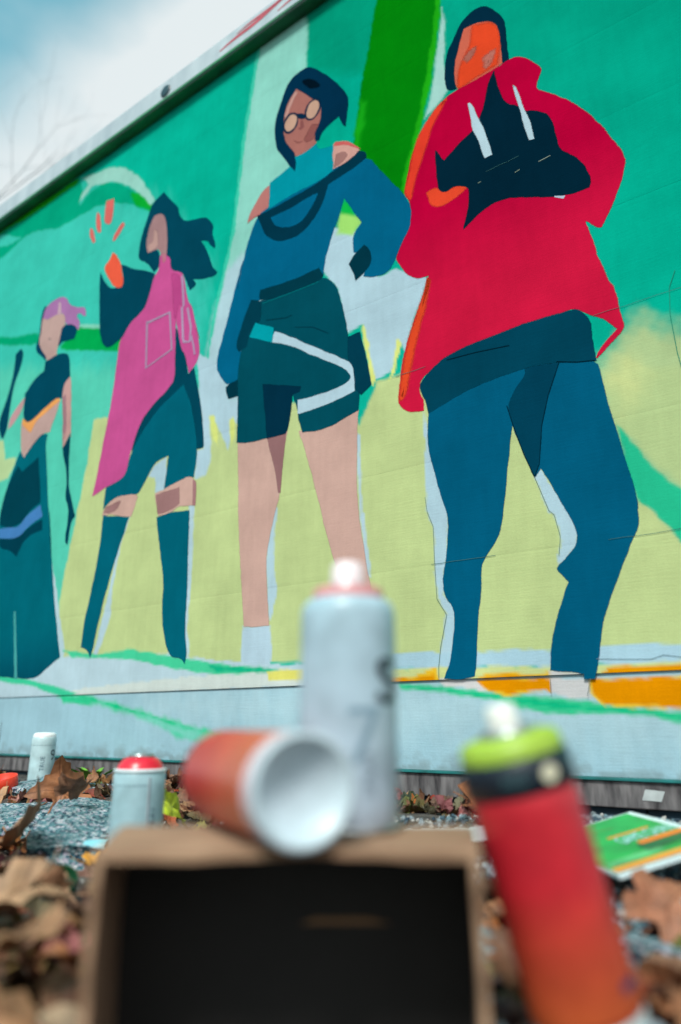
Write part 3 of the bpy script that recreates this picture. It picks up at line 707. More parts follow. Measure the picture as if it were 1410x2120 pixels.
def coat(name, rgb, feather, s, level, parent, seed):
    p = parse(s)
    p = chaikin(chaikin(p))
    p = resample(p, 0.012)
    if area2(p) < 0:
        p = p[::-1]
    prev, nxt = np.roll(p, 1, 0), np.roll(p, -1, 0)
    t = nxt - prev
    t /= np.maximum(np.linalg.norm(t, axis=1), 1e-9)[:, None]
    nrm = np.stack([t[:, 1], -t[:, 0]], 1)
    p = p + nrm * wob(p, 95, 0.0007, seed)[:, None]
    w = feather * 1.5 / 1000.0
    inner, outer = p - nrm * w * 0.5, p + nrm * w * 0.5
    n = len(p)
    y = 0.0004 + 0.00002 * level
    # interior points keep the triangles small
    lo, hi = inner.min(0), inner.max(0)
    st = 0.03
    gx, gy = np.meshgrid(np.arange(lo[0], hi[0], st), np.arange(lo[1], hi[1], st))
    G = np.stack([gx.ravel(), gy.ravel()], 1)
    G = G[sdist(G, inner) > 0.008] if len(G) else G
    pts2 = [Vector((q[0], q[1])) for q in inner] + [Vector((q[0], q[1])) for q in G]
    cv, ce, cf, _, _, _ = delaunay_2d_cdt(pts2, [], [list(range(n))], 1, 1e-7)
    fan = [tuple(f) for f in cf if len(f) >= 3]
    m0 = len(cv)
    V = [(q[0], y, q[1]) for q in cv] + [(q[0], y, q[1]) for q in inner] + [(q[0], y, q[1]) for q in outer]
    F = [f[::-1] for f in fan]
    tri = F[:]
    for i in range(n):
        j = (i + 1) % n
        F.append((m0 + i, m0 + j, m0 + n + j, m0 + n + i))
    me = pydata(name, V, F)
    c = np.array(lin(rgb)) * PK
    rgba = np.ones((len(V), 4), np.float32)
    rgba[:, :3] = c
    if (name, parent.get('label', '')[:7]) in FADE:
        c2, z0, z1 = FADE[(name, parent.get('label', '')[:7])]
        t = np.clip((np.array([q[2] for q in V]) - z0) / (z1 - z0), 0, 1)[:, None]
        rgba[:, :3] = c * (1 - t) + np.array(lin(c2)) * PK * t
    rgba[m0 + n:, 3] = 0.0
    set_paint(me, rgba)
    o = link(name, me, M_PAINT, parent)
    me.materials.append(M_SPRAY)
    mi = [0] * len(tri) + [1] * n
    me.polygons.foreach_set('material_index', mi)
    return o

for fi, (flabel, pieces) in enumerate(FIGURES):
    fe = bpy.data.objects.new('painted_figure', None)
    COL.objects.link(fe)
    fe.parent = wall
    fe['label'] = flabel
    for k, (nm, rgb, fth, s) in enumerate(pieces):
        coat(nm, rgb, fth, s, k, fe, fi * 50 + k)

def stroke(name, rgb, wpx, s, parent, y=0.0014):
    p = parse(s)
    w = wpx / 1450 * 0.7 * (1.0 + 0.55 * max(0.0, float(p[:, 0].mean()) + 1.7))
    d = []
    for i in range(len(p)):
        a, b = p[max(i - 1, 0)], p[min(i + 1, len(p) - 1)]
        t = (b - a) / max(np.linalg.norm(b - a), 1e-9)
        d.append((-t[1], t[0]))
    d = np.array(d)
    L, Rr = p + d * w, p - d * w
    n = len(p)
    V = [(q[0], y, q[1]) for q in L] + [(q[0], y, q[1]) for q in Rr]
    F = [(i, i + 1, n + i + 1, n + i) for i in range(n - 1)]
    me = pydata(name, V, F)
    set_paint(me, np.append(np.array(lin(rgb)) * PK, 1.0))
    return link(name, me, M_PAINT, parent)

for nm, rgb, w, s in STROKES:
    stroke(nm, rgb, w, s, wall)
# hairline cracks where the board joints open under the paint
for (u0, u1, v) in ((-1.335, -1.48, 0.5285), (-1.70, -1.86, 0.5275), (-1.72, -1.90, 0.989), (-1.26, -1.34, 0.994), (-1.60, -1.52, 1.452)):
    pts = ' '.join('%.1f,%.1f' % ((u0 + (u1 - u0) * i / 6) * 1000, (v + random.Random(i + int(u0 * 999)).uniform(-.001, .001)) * 1000) for i in range(7))
    stroke('paint_crack', (60, 105, 105), 0.9, pts, wall, 0.0015)

# --- cap board along the top, bottom rail, weathered sill beam
M_TRIM = simple('trim_weathered', (186, 196, 204), 0.6, 0.0, 5, 0.3, dirt=(160, 172, 182), vec=(3, 1, 1))
trim = link('cap_board', boxmesh('cap_board', U0, U1, -0.06, 0.040, 2.368, 2.462, 0.003), M_TRIM, wall)
M_GSPRAY = simple('trim_green_overspray', (28, 140, 80), 0.65, 0.0, 9, 0.4, dirt=(8, 84, 56))
link('cap_underside', boxmesh('cap_underside', U0, U1, -0.02, 0.034, 2.3625, 2.3675, 0.001), M_GSPRAY, trim)
link('green_drip_edge', boxmesh('green_drip_edge', U0, U1, 0.0402, 0.0412, 2.3685, 2.3790), M_GSPRAY, trim)
bolt = lathe('bolt_head', [(0.0, 0.004), (0.018, 0.004), (0.024, 0.003), (0.026, 0.0)], 20)
link('bolt_head', bolt, simple('bolt_dark', (30, 50, 62), 0.4, 0.2, 30), trim, (-0.349, 0.040, 2.410), (-math.pi / 2, 0, 0))
M_REDST = simple('red_paint_streak', (176, 62, 78), 0.6, 0.3, 20)
for (a, b, za, zb, w) in ((-0.62, -0.94, 2.408, 2.440, 0.006), (-0.70, -1.00, 2.432, 2.450, 0.004), (-0.88, -1.2, 2.40, 2.435, 0.005)):
    v, f = [], []
    for i in range(13):
        t = i / 12
        u, z = a + (b - a) * t, za + (zb - za) * t + 0.003 * math.sin(t * 9)
        ww = w * (0.4 + math.sin(t * math.pi))
        v += [(u, 0.0408, z - ww), (u, 0.0408, z + ww)]
    f = [(2 * i, 2 * i + 1, 2 * i + 3, 2 * i + 2) for i in range(12)]
    link('red_streak', pydata('red_streak', v, f), M_REDST, trim)
link('bottom_rail', boxmesh('bottom_rail', U0, U1, -0.02, 0.003, 0.1125, 0.1175, 0.0008), simple('rail_teal', (24, 104, 104), 0.5, 0.35, 25, 0.3), wall)
mb = simple('sill_weathered', (122, 116, 118), 0.85, 0.0, 60, 1.0, dirt=(44, 40, 44), vec=(1, 1, 0.22), bscale=120)
beam = link('sill_beam', boxmesh('sill_beam', U0, U1, -0.024, -0.002, 0.070, 0.1120, 0.002), mb, wall)
link('tape_scrap', pydata('tape_scrap', [(-1.705, -0.0012, 0.084), (-1.735, -0.0012, 0.083), (-1.742, -0.0012, 0.099), (-1.712, -0.0012, 0.101)], [(0, 1, 2, 3)]),
     simple('tape_pale', (178, 182, 184), 0.5, 0.15, 60), beam)
mplinth = simple('plinth_dark', (14, 38, 52), 0.8, 0.4, 18, 0.5)
for k in range(36):
    u = U0 + k * 0.149
    link('plinth_board', boxmesh('plinth_board', u, u + 0.146, -0.0255, -0.012, 0.0, 0.0695, 0.001), mplinth, wall)
# ------------------------------------------------------------------ ground
def smooth(a, b, x):
    t = max(0.0, min(1.0, (x - a) / (b - a)))
    return t * t * (3 - 2 * t)

def wdist(x, y):
    return (x - W0.x) * WN.x + (y - W0.y) * WN.y

def gz(x, y):
    z = 0.056 * (1 - smooth(0.18, 0.62, wdist(x, y)))
    if abs(x) < 3 and abs(y) < 4:
        z += 0.007 * noise.noise(Vector((x * 9, y * 9, 0.3))) + 0.004 * noise.noise(Vector((x * 24, y * 24, 1.3)))
        z += 0.020 * math.exp(-((x - 0.150) ** 2 + (y - 0.475) ** 2) / (2 * 0.045 ** 2))
        z += 0.050 * math.exp(-((x + 0.196) ** 2 + (y - 0.665) ** 2) / (2 * 0.028 ** 2))
        m = 1 - smooth(0.02, 0.10, max(abs(x + 0.030) - 0.110, abs(y - 0.46) - 0.06, 0))
        z = z * (1 - m) + 0.0 * m if x < 0.10 else z
        z += 0.020 * smooth(0.16, 0.34, -x) * smooth(1.3, 0.6, y) * (0.6 + 0.8 * noise.noise(Vector((x * 6, y * 6, 4))))
    return z

fine = list(np.arange(-1.6, 1.6, 0.025))
xs = [-1500, -300, -60, -15, -5, -2.6] + fine + [1.7, 2.6, 5, 15, 60, 300, 1500]
ys = [-1500, -300, -60, -15, -5, -2, -0.8] + list(np.arange(-0.4, 2.9, 0.025)) + [3.2, 4, 6, 15, 60, 300, 1500]
V = [(x, y, gz(x, y)) for y in ys for x in xs]
nx = len(xs)
F = [(j * nx + i, j * nx + i + 1, (j + 1) * nx + i + 1, (j + 1) * nx + i) for j in range(len(ys) - 1) for i in range(nx - 1)]
def ground_mat():
    m, n, l, b = new_mat('ground_soil')
    t = n.new('ShaderNodeTexCoord')
    z = n.new('ShaderNodeTexNoise')
    z.inputs['Scale'].default_value = 45
    z.inputs['Detail'].default_value = 8
    z.inputs['Roughness'].default_value = 0.7
    l.new(t.outputs['Object'], z.inputs['Vector'])
    r = n.new('ShaderNodeValToRGB')
    e = r.color_ramp.elements
    e[0].position, e[0].color = 0.32, (0.012, 0.012, 0.014, 1)
    e[1].position, e[1].color = 0.72, (0.16, 0.145, 0.13, 1)
    e2 = e.new(0.5)
    e2.color = (0.055, 0.045, 0.04, 1)
    l.new(z.outputs['Fac'], r.inputs['Fac'])
    l.new(r.outputs['Color'], b.inputs['Base Color'])
    b.inputs['Roughness'].default_value = 0.9
    vo = n.new('ShaderNodeTexVoronoi')
    vo.inputs['Scale'].default_value = 140
    l.new(t.outputs['Object'], vo.inputs['Vector'])
    bp = n.new('ShaderNodeBump')
    bp.inputs['Strength'].default_value = 0.8
    bp.inputs['Distance'].default_value = 0.004
    l.new(vo.outputs['Distance'], bp.inputs['Height'])
    l.new(bp.outputs['Normal'], b.inputs['Normal'])
    return m
tag(link('ground', pydata('ground', V, F, True), ground_mat()), 'dark gritty ground in front of the mural wall', 'ground', kind='structure')

# ------------------------------------------------------------------ cardboard box
BX0, BX1, BY0, BY1, BZ = -0.1365, 0.0775, 0.426, 0.532, 0.134
M_CARD = simple('cardboard', (166, 132, 106), 0.85, 0.0, 14, 0.35, dirt=(130, 98, 76), bscale=160, vec=(1, 1, 1))
box = thing('cardboard_box', 'open cardboard box standing on its side in front, carrying two spray cans', 'box', ((BX0 + BX1) / 2, (BY0 + BY1) / 2, 0))
cx, cy = (BX0 + BX1) / 2, (BY0 + BY1) / 2
def slab_grid(name, w, d, t, fn, nxs=26, nys=12):
    """a sheet of corrugated board, w x d, thickness t; fn(x, y) lifts it"""
    v, f = [], []
    for s in (0, 1):
        for j in range(nys + 1):
            for i in range(nxs + 1):
                x, y = -w / 2 + w * i / nxs, -d / 2 + d * j / nys
                yy = y + (0.0016 * math.sin(x * 150) + 0.0012 * math.sin(x * 61 + 1) if j == 0 else 0)
                v.append((x, yy, fn(x, y) - t * (1 - s)))
    n1 = (nxs + 1) * (nys + 1)
    for j in range(nys):
        for i in range(nxs):
            a = j * (nxs + 1) + i
            q = (a, a + 1, a + nxs + 2, a + nxs + 1)
            f.append(tuple(n1 + k for k in q))
            f.append(q[::-1])
    ring = [i for i in range(nxs + 1)] + [(j * (nxs + 1) + nxs) for j in range(1, nys + 1)] + \
           [nys * (nxs + 1) + i for i in range(nxs - 1, -1, -1)] + [j * (nxs + 1) for j in range(nys - 1, 0, -1)]
    for k in range(len(ring)):
        a, b = ring[k], ring[(k + 1) % len(ring)]
        f.append((a, b, n1 + b, n1 + a))
    return pydata(name, v, f)
W_, D_ = BX1 - BX0, BY1 - BY0
link('top_panel', slab_grid('top_panel', W_, D_, 0.0045, lambda x, y: BZ + 0.0012 * math.sin(x * 33 + 1) * max(0, -y / D_ * 2)), M_CARD, box)
M_INNER_SHADE = simple('box_inner_shade', (32, 29, 28), 0.8, 0.15, 20)  # shade inside the box, painted as near-black cardboard on back and bottom
link('bottom_panel', boxmesh('bottom_panel', -W_ / 2, W_ / 2, -D_ / 2, D_ / 2, 0.001, 0.0055), M_INNER_SHADE, box)
for s in (-1, 1):
    xo = s * (W_ / 2 - 0.0025)
    me = slab_grid('side_panel', BZ - 0.012, D_ - 0.002, 0.0045, lambda x, y: 0.0008 * math.sin(x * 40 + s))
    me.transform(Matrix.Rotation(math.pi / 2, 4, 'Y'))
    me.transform(Matrix.Translation((xo + 0.0023, 0.0, BZ / 2 + 0.0005)))
    link('side_panel', me, M_CARD, box)
bp_ = link('back_panel', boxmesh('back_panel', -W_ / 2 + 0.0035, W_ / 2 - 0.0035, D_ / 2 - 0.0065, D_ / 2 - 0.003, 0.0045, BZ - 0.0035), M_INNER_SHADE, box)
v, f = [], []
for i in range(13):
    x = 0.002 + 0.054 * i / 12
    v += [(x, D_ / 2 - 0.0072, 0.0745), (x, D_ / 2 - 0.0072, 0.0745 + 0.0034 * min(1, i / 2, (12 - i) / 3))]
f = [(2 * i, 2 * i + 2, 2 * i + 3, 2 * i + 1) for i in range(12)]
link('slot_glow_strip', pydata('slot_glow_strip', v, f), simple('slot_glow_tan', (140, 104, 72), 0.85, 0.05, 20), bp_)  # tan strip painted in place of light through the handle slot

# the mouth is squeezed a little: the box flares towards its back
for ch in box.children:
    for v in ch.data.vertices:
        v.co.x *= 1 + 1.35 * (v.co.y + D_ / 2)
for ch in bp_.children:
    for v in ch.data.vertices:
        v.co.x *= 1 + 1.35 * (v.co.y + D_ / 2)

# ------------------------------------------------------------------ spray cans
M_STEEL = simple('tinplate', (186, 192, 196), 0.28, 0.06, 40, metallic=0.9)
M_WHITEPL = simple('white_plastic', (226, 226, 228), 0.4, 0.04, 40)
M_INK = simple('black_ink', (22, 34, 46), 0.5, 0.2, 60)

def vgrad(me, lo, hi, z0, z1, power=1.0):
    z = np.array([v.co.z for v in me.vertices])
    t = np.clip((z - z0) / (z1 - z0), 0, 1)[:, None] ** power
    c = np.array(lin(lo)) * (1 - t) + np.array(lin(hi)) * t
    set_paint(me, np.concatenate([c, np.ones((len(c), 1))], 1))

M_LACQ = attr_mat('can_lacquer', 0.36, 0.06, 70, 0.22, vscale=38)

def body_mesh(name, r, h):
    prof = [(r - 0.0012, 0.0022), (r, 0.005)] + [(r, 0.005 + (h - 0.005) * k / 10) for k in range(1, 11)] + [(r - 0.0008, h + 0.002), (r - 0.0022, h + 0.0045)]
    return lathe(name, prof, 64)

def base_mesh(r):
    return lathe('can_base', [(0.0005, 0.0125), (r * 0.30, 0.0118), (r * 0.55, 0.0092), (r * 0.76, 0.0050), (r * 0.86, 0.0012), (r * 0.90, 0.0), (r * 0.955, 0.0), (r * 1.005, 0.0012), (r * 1.005, 0.0034), (r * 0.97, 0.0042)], 64)

def dome_mesh(name, r, h, top=0.0165, rise=0.016):
    return lathe(name, [(r - 0.0010, h + 0.0040), (r - 0.0006, h + 0.0056), (r - 0.0014, h + 0.0072), (r - 0.0040, h + 0.0080), (r * 0.80, h + 0.006 + rise * 0.5),
                        (r * 0.66, h + 0.006 + rise * 0.85), (top, h + 0.006 + rise)], 64)

def cup_mesh(h, rise=0.016, r=0.0165):
    z = h + 0.006 + rise
    return lathe('valve_cup', [(r - 0.0005, z - 0.001), (r + 0.0008, z + 0.0012), (r, z + 0.0034), (r - 0.002, z + 0.0038), (r - 0.0035, z + 0.001),
                               (0.006, z - 0.0005), (0.0048, z + 0.001), (0.0040, z + 0.0048), (0.0005, z + 0.005)], 48)

def nozzle_mesh(z, r=0.0082, h=0.017):
    return lathe('nozzle', [(r * 1.05, z), (r * 1.05, z + h * 0.2), (r, z + h * 0.3), (r * 0.96, z + h * 0.85), (r * 0.8, z + h * 0.97), (0.0005, z + h)], 32)

def text_mesh(s, size):
    cu = bpy.data.curves.new('lettering', 'FONT')
    cu.body = s
    cu.size = size
    cu.resolution_u = 3
    o = bpy.data.objects.new('lettering', cu)
    COL.objects.link(o)
    bpy.context.view_layer.update()
    me = bpy.data.meshes.new_from_object(o)
    bpy.data.objects.remove(o)
    return me

def wrap_text(s, size, r, z0, a0, parent, mat, vertical=False, name='lettering'):
    me = text_mesh(s, size)
    bm = bmesh.new()
    bm.from_mesh(me)
    bmesh.ops.triangulate(bm, faces=bm.faces)
    for _ in range(2):
        bmesh.ops.subdivide_edges(bm, edges=[e for e in bm.edges if e.calc_length() > 0.006], cuts=1)
        bmesh.ops.triangulate(bm, faces=bm.faces)
    bm.to_mesh(me)
    bm.free()
    for v in me.vertices:
        x, y = v.co.x, v.co.y
        if vertical:
            x, y = -y, x
        a = a0 + x / r
        v.co = ((r + 0.00025) * math.cos(a), (r + 0.00025) * math.sin(a), z0 + y)
    me.materials.clear()
    return link(name, me, mat, parent)

def band_mesh(name, r, z0, z1, a0=0, a1=2 * math.pi, n=48, off=0.0002):
    v, f = [], []
    for i in range(n + 1):
        a = a0 + (a1 - a0) * i / n
        v += [((r + off) * math.cos(a), (r + off) * math.sin(a), z0), ((r + off) * math.cos(a), (r + off) * math.sin(a), z1)]
    for i in range(n):
        f.append((2 * i, 2 * i + 2, 2 * i + 3, 2 * i + 1))
    return pydata(name, v, f, True)

def axis_euler(d, spin=0.0):
    return (Vector(d).normalized().to_track_quat('Z', 'Y').to_matrix() @ Matrix.Rotation(spin, 3, 'Z')).to_euler()

FRONT = -math.pi / 2
# tall white can on the box
RC = 0.0325
R1 = 0.0338
c1 = thing('spray_can', 'tall pale grey spray can standing upright on the cardboard box', 'spray can', (0.0055, 0.5080, BZ + 0.0008), group='spray cans')
me = lathe('can_body', [(R1 - 0.0012, 0.0022), (R1, 0.005)] + [(R1, 0.005 + 0.137 * k / 10) for k in range(1, 11)] +
           [(R1 - 0.0005, 0.1455), (R1 - 0.0020, 0.1490), (R1 - 0.0042, 0.1515), (R1 - 0.0075, 0.1530)], 64)
vgrad(me, (164, 180, 198), (162, 188, 202), 0, 0.15)
b1 = link('can_body', me, M_LACQ, c1)
link('can_base', base_mesh(R1), M_STEEL, c1)
M_PINK = simple('pink_collar', (206, 138, 140), 0.45, 0.1, 30)
link('shoulder_ring', lathe('shoulder_ring', [(R1 - 0.0085, 0.1515), (R1 - 0.0080, 0.1580), (R1 - 0.0095, 0.1605), (R1 - 0.016, 0.1612), (0.012, 0.1613)], 64), M_PINK, c1)
link('valve_cup', cup_mesh(0.1455, 0.0090, 0.0150), M_STEEL, c1)
link('nozzle', nozzle_mesh(0.1620, 0.0122, 0.0190), simple('blush_plastic', (232, 216, 220), 0.4, 0.05, 30), c1)
for dx in (0.0, 0.0016, -0.0016):
    wrap_text('S', 0.044, R1 + 0.0001 * (1 + dx * 300), 0.080, FRONT + 0.56 + dx / R1, b1, M_INK)
wrap_text('7', 0.052, R1, 0.042, FRONT - 0.10, b1, simple('slate_blue_ink', (122, 148, 166), 0.5, 0.1, 60))
wrap_text('SPRAY', 0.010, R1, 0.022, FRONT + 0.50, b1, simple('grey_ink', (96, 112, 128), 0.5, 0.1, 60), True)
# lying orange can, base towards the viewer
ld = Vector((-0.435, 0.900, 0.0)).normalized()
c2 = thing('spray_can', 'orange red spray can lying on its side on the box, pale hollow base facing out', 'spray can', (-0.0195, 0.4120, BZ + 0.0322), axis_euler(ld, 0.3), 'spray cans')
RC = 0.0312
me = body_mesh('can_body', RC, 0.150)
vgrad(me, (200, 104, 68), (184, 46, 42), 0.0, 0.11)
b2 = link('can_body', me, M_LACQ, c2)
link('can_base', base_mesh(RC), simple('white_base', (186, 202, 212), 0.4, 0.08, 60), c2)
link('base_ring', band_mesh('base_ring', RC, 0.004, 0.0155, off=0.0003), simple('pale_pink_ring', (214, 190, 200), 0.4, 0.06, 30), b2)
link('shoulder_ring', dome_mesh('shoulder_ring', RC, 0.150, 0.0165, 0.012), simple('navy_ring', (32, 30, 48), 0.45, 0.1, 30), c2)
link('valve_cup', cup_mesh(0.150, 0.012), M_STEEL, c2)
# leaning red can
RC = 0.0325
top, bot = Vector((0.1085, 0.4644, 0.1795)), Vector((0.1440, 0.4720, 0.0345))
rd = (top - bot).normalized()
c3 = thing('spray_can', 'red spray can with lime cap ring leaning against the right side of the box', 'spray can', bot, axis_euler(rd), 'spray cans')
m3 = c3.rotation_euler.to_matrix()
# angle in the can's own frame that faces the viewer
fv = m3.transposed() @ Vector((-0.1, -1, 0.1))
A3 = math.atan2(fv.y, fv.x)
me = body_mesh('can_body', RC, 0.134)
vgrad(me, (184, 84, 44), (188, 32, 46), 0.012, 0.085)
b3 = link('can_body', me, M_LACQ, c3)
link('can_base', base_mesh(RC), simple('white_base', (206, 218, 226), 0.35, 0.04, 30), c3)
link('base_ring', band_mesh('base_ring', RC, 0.0035, 0.0105, off=0.0004), simple('pale_ring', (196, 214, 218), 0.4, 0.06, 30), b3)
M_NAVY = simple('black_ring', (10, 26, 40), 0.42, 0.2, 30)
link('cap_ring', lathe('cap_ring', [(RC, 0.1335), (RC + 0.0012, 0.1345), (RC + 0.0012, 0.1520), (RC - 0.0005, 0.1535), (RC - 0.004, 0.1537)], 64), M_NAVY, c3)
link('lime_ring', lathe('lime_ring', [(RC - 0.0006, 0.1525), (RC - 0.0004, 0.1590), (RC - 0.0025, 0.1635), (RC - 0.010, 0.1655), (0.016, 0.1660)], 64), simple('lime_plastic', (150, 180, 58), 0.42, 0.08, 30), c3)
link('valve_cup', cup_mesh(0.134, 0.0255, 0.0165), M_STEEL, c3)
link('nozzle', nozzle_mesh(0.168, 0.0098, 0.0165), simple('warm_white_plastic', (224, 222, 218), 0.4, 0.05, 30), c3)
dm = lathe('printed_dot', [(0.0003, 0.0), (0.0052, 0.0)], 24, False)
for v in dm.vertices:
    a = A3 + 0.42 + v.co.x / RC
    v.co = ((RC + 0.0016) * math.cos(a), (RC + 0.0016) * math.sin(a), 0.1432 + v.co.y)
link('printed_dot', dm, simple('cream_ink', (214, 208, 182), 0.5, 0.05, 30), c3)
wrap_text('RED', 0.009, RC + 0.0014, 0.1405, A3 - 0.45, c3, simple('dim_ink', (70, 104, 112), 0.5, 0.1, 30))
link('printed_mark', band_mesh('printed_mark', RC, 0.0235, 0.0285, A3 + 0.62, A3 + 1.10, 16), simple('blue_ink', (36, 44, 88), 0.5, 0.1, 30), b3)
link('printed_line', band_mesh('printed_line', RC, 0.0125, 0.0135), simple('dark_red_ink', (120, 24, 24), 0.5, 0.1, 30), b3)

# small can by the wall and the grey can behind the box
c4 = thing('spray_can', 'small white spray can marked with a black 9 standing close to the wall', 'spray can', (-0.822, 2.045, 0.050), group='spray cans')
me = body_mesh('can_body', 0.032, 0.118)
vgrad(me, (176, 204, 212), (184, 208, 214), 0, 0.12)
b4 = link('can_body', me, M_LACQ, c4)
link('can_top', lathe('can_top', [(0.0302, 0.120), (0.0300, 0.1255), (0.0285, 0.1300), (0.024, 0.1335), (0.0005, 0.1345)], 48), M_WHITEPL, c4)
link('can_base', base_mesh(0.032), M_STEEL, c4)
A4 = math.atan2(-2.045, 0.822)
wrap_text('9', 0.040, 0.032, 0.062, A4 + 0.62, b4, M_INK)
wrap_text('TRUE', 0.016, 0.032, 0.034, A4 + 0.20, b4, simple('grey_ink', (70, 100, 116), 0.5, 0.1, 60), True)
link('printed_band', band_mesh('printed_band', 0.032, 0.100, 0.1012), simple('grey_ink', (120, 150, 160), 0.5, 0.1, 60), b4)
c5 = thing('spray_can', 'grey blue spray can with red shoulder and bare valve on the ground behind the box', 'spray can', (-0.2585, 0.962, -0.009), group='spray cans')
me = body_mesh('can_body', RC, 0.150)
vgrad(me, (150, 182, 194), (158, 190, 200), 0, 0.15)
b5 = link('can_body', me, M_LACQ, c5)
link('can_base', base_mesh(RC), M_STEEL, c5)
link('rim', lathe('rim', [(RC - 0.002, 0.1525), (RC + 0.0006, 0.1540), (RC + 0.0006, 0.1560), (RC - 0.0015, 0.1575), (RC - 0.003, 0.1572)], 64), simple('pale_rim', (206, 220, 226), 0.3, 0.05, 30), c5)
link('shoulder', lathe('shoulder', [(RC - 0.0026, 0.1560), (RC - 0.005, 0.1625), (RC - 0.0105, 0.1690), (0.0165, 0.1712)], 64), simple('red_lacquer', (206, 30, 52), 0.3, 0.08, 30), c5)
link('valve_cup', cup_mesh(0.150, 0.0154), M_STEEL, c5)
A5 = math.atan2(-0.962, 0.2585)
link('printed_line', band_mesh('printed_line', RC, 0.02, 0.148, A5 + 0.40, A5 + 0.435, 3), simple('plum_ink', (86, 62, 92), 0.5, 0.1, 30), b5)
link('printed_line', band_mesh('printed_line', RC, 0.02, 0.148, A5 + 0.36, A5 + 0.385, 3), simple('white_ink', (214, 222, 226), 0.5, 0.1, 30), b5)
wrap_text('ACRYLIC SPRAY', 0.011, RC, 0.035, A5 + 0.74, b5, simple('slate_ink', (60, 84, 100), 0.5, 0.1, 30), True)
link('printed_line', band_mesh('printed_line', RC, 0.138, 0.1392, A5 - 1.0, A5 + 0.32, 24), simple('dim_grey_ink', (118, 146, 158), 0.5, 0.1, 30), b5)

# ------------------------------------------------------------------ loose caps
def cap_mesh(name, r, h, t=0.0018, ribs=0):
    return lathe(name, [(0.0005, 0.0), (r * 0.9, 0.0), (r, 0.002), (r, h - 0.001), (r - t * 0.5, h), (r - t, h - 0.001), (r - t, t), (0.0005, t)], 40)
k1 = thing('can_cap', 'orange red open can cap lying among the leaves by the wall at far left', 'cap', (-0.785, 1.745, gz(-0.785, 1.745) + 0.012), (R(9), R(-8), R(20)), 'loose can caps')
link('cap_shell', cap_mesh('cap_shell', 0.034, 0.034), simple('orange_plastic', (222, 62, 38), 0.4, 0.1, 30), k1)
link('cap_insert', lathe('cap_insert', [(0.020, 0.002), (0.020, 0.024), (0.018, 0.024), (0.018, 0.002)], 32), simple('crimson_plastic', (176, 18, 48), 0.4, 0.1, 30), k1)
k2 = thing('can_cap', 'small pale turquoise can cap behind the left edge of the box', 'cap', (-0.372, 1.120, gz(-0.372, 1.120) + 0.028), (0, R(86), R(-12)), 'loose can caps')
link('cap_shell', cap_mesh('cap_shell', 0.0125, 0.036), simple('turquoise_plastic', (128, 196, 210), 0.42, 0.1, 30), k2)
k3 = thing('can_cap', 'dark green round can cap lying in the leaves left of the box', 'cap', (-0.338, 0.935, gz(-0.338, 0.935) + 0.014), (R(38), R(6), R(10)), 'loose can caps')
link('cap_shell', cap_mesh('cap_shell', 0.021, 0.018), simple('green_plastic', (8, 62, 34), 0.4, 0.15, 30), k3)

# ------------------------------------------------------------------ booklet and paper sheet
bk = thing('booklet', 'green and orange printed booklet with white lettering lying by the wall', 'booklet', (0.263, 1.0175, 0.0566), (R(0.35), R(-14.07), R(4.72)))
bw, bh = 0.135, 0.231
link('pages', boxmesh('pages', 0, bw, -bh, 0, -0.004, 0.0), simple('paper_white', (206, 220, 224), 0.5, 0.03, 20), bk)
def patch(name, s0, s1, t0, t1, rgb, lvl, skew=0.0, var=0.1):
    n_ = 10
    v, f = [], []
    for i in range(n_ + 1):
        s = s0 + (s1 - s0) * i / n_
        k = skew * (s - s0)
        v += [(s * bw, -(t0 + k) * bh, 0.0004 * lvl), (s * bw, -(t1 + k) * bh, 0.0004 * lvl)]
    f = [(2 * i, 2 * i + 1, 2 * i + 3, 2 * i + 2) for i in range(n_)]
    return link(name, pydata(name, v, f), simple('print_' + name, rgb, 0.42, var, 25), bk)
patch('green_print', 0.015, 0.94, 0.02, 0.97, (8, 150, 62), 1, var=0.25)
patch('dark_green_print', 0.45, 0.90, 0.66, 0.80, (6, 96, 52), 2, -0.06, 0.4)
patch('pale_green_print', 0.05, 0.55, 0.80, 0.88, (86, 176, 110), 2, -0.05, 0.4)
patch('orange_stripe', 0.40, 0.80, 0.40, 0.43, (224, 136, 30), 2)
patch('orange_stripe', 0.50, 0.94, 0.615, 0.675, (232, 120, 18), 3)
patch('orange_stripe', 0.02, 0.90, 0.90, 0.97, (226, 146, 50), 3)
patch('brown_line', 0.10, 0.60, 0.16, 0.172, (110, 130, 60), 2, 0.16)
tm = text_mesh('GAME CHAN', 0.034)
tm.materials.clear()
mxx = max(v.co.x for v in tm.vertices)
for v in tm.vertices:
    v.co = (0.40 * bw + v.co.x / mxx * 0.52 * bw, -0.600 * bh + v.co.y * 1.35, 0.0016)
link('lettering', tm, simple('pale_cyan_ink', (176, 224, 226), 0.45, 0.04, 20), bk)

v, f = [], []
for j in range(7):
    for i in range(9):
        x, y = i / 8 * 0.15, j / 6 * 0.20
        v.append((x, y, 0.010 * (x / 0.15) ** 2 + 0.004 * math.sin(y * 20)))
f = [(j * 9 + i, j * 9 + i + 1, j * 9 + i + 10, j * 9 + i + 9) for j in range(6) for i in range(8)]
ps = link('paper_sheet', pydata('paper_sheet', v, f, True), simple('sheet_white', (212, 222, 230), 0.6, 0.04, 10), None, (0.060, 1.025, 0.052), (0, 0, R(-18)))
tag(ps, 'blank white paper sheet lying behind the box near the wall', 'paper')

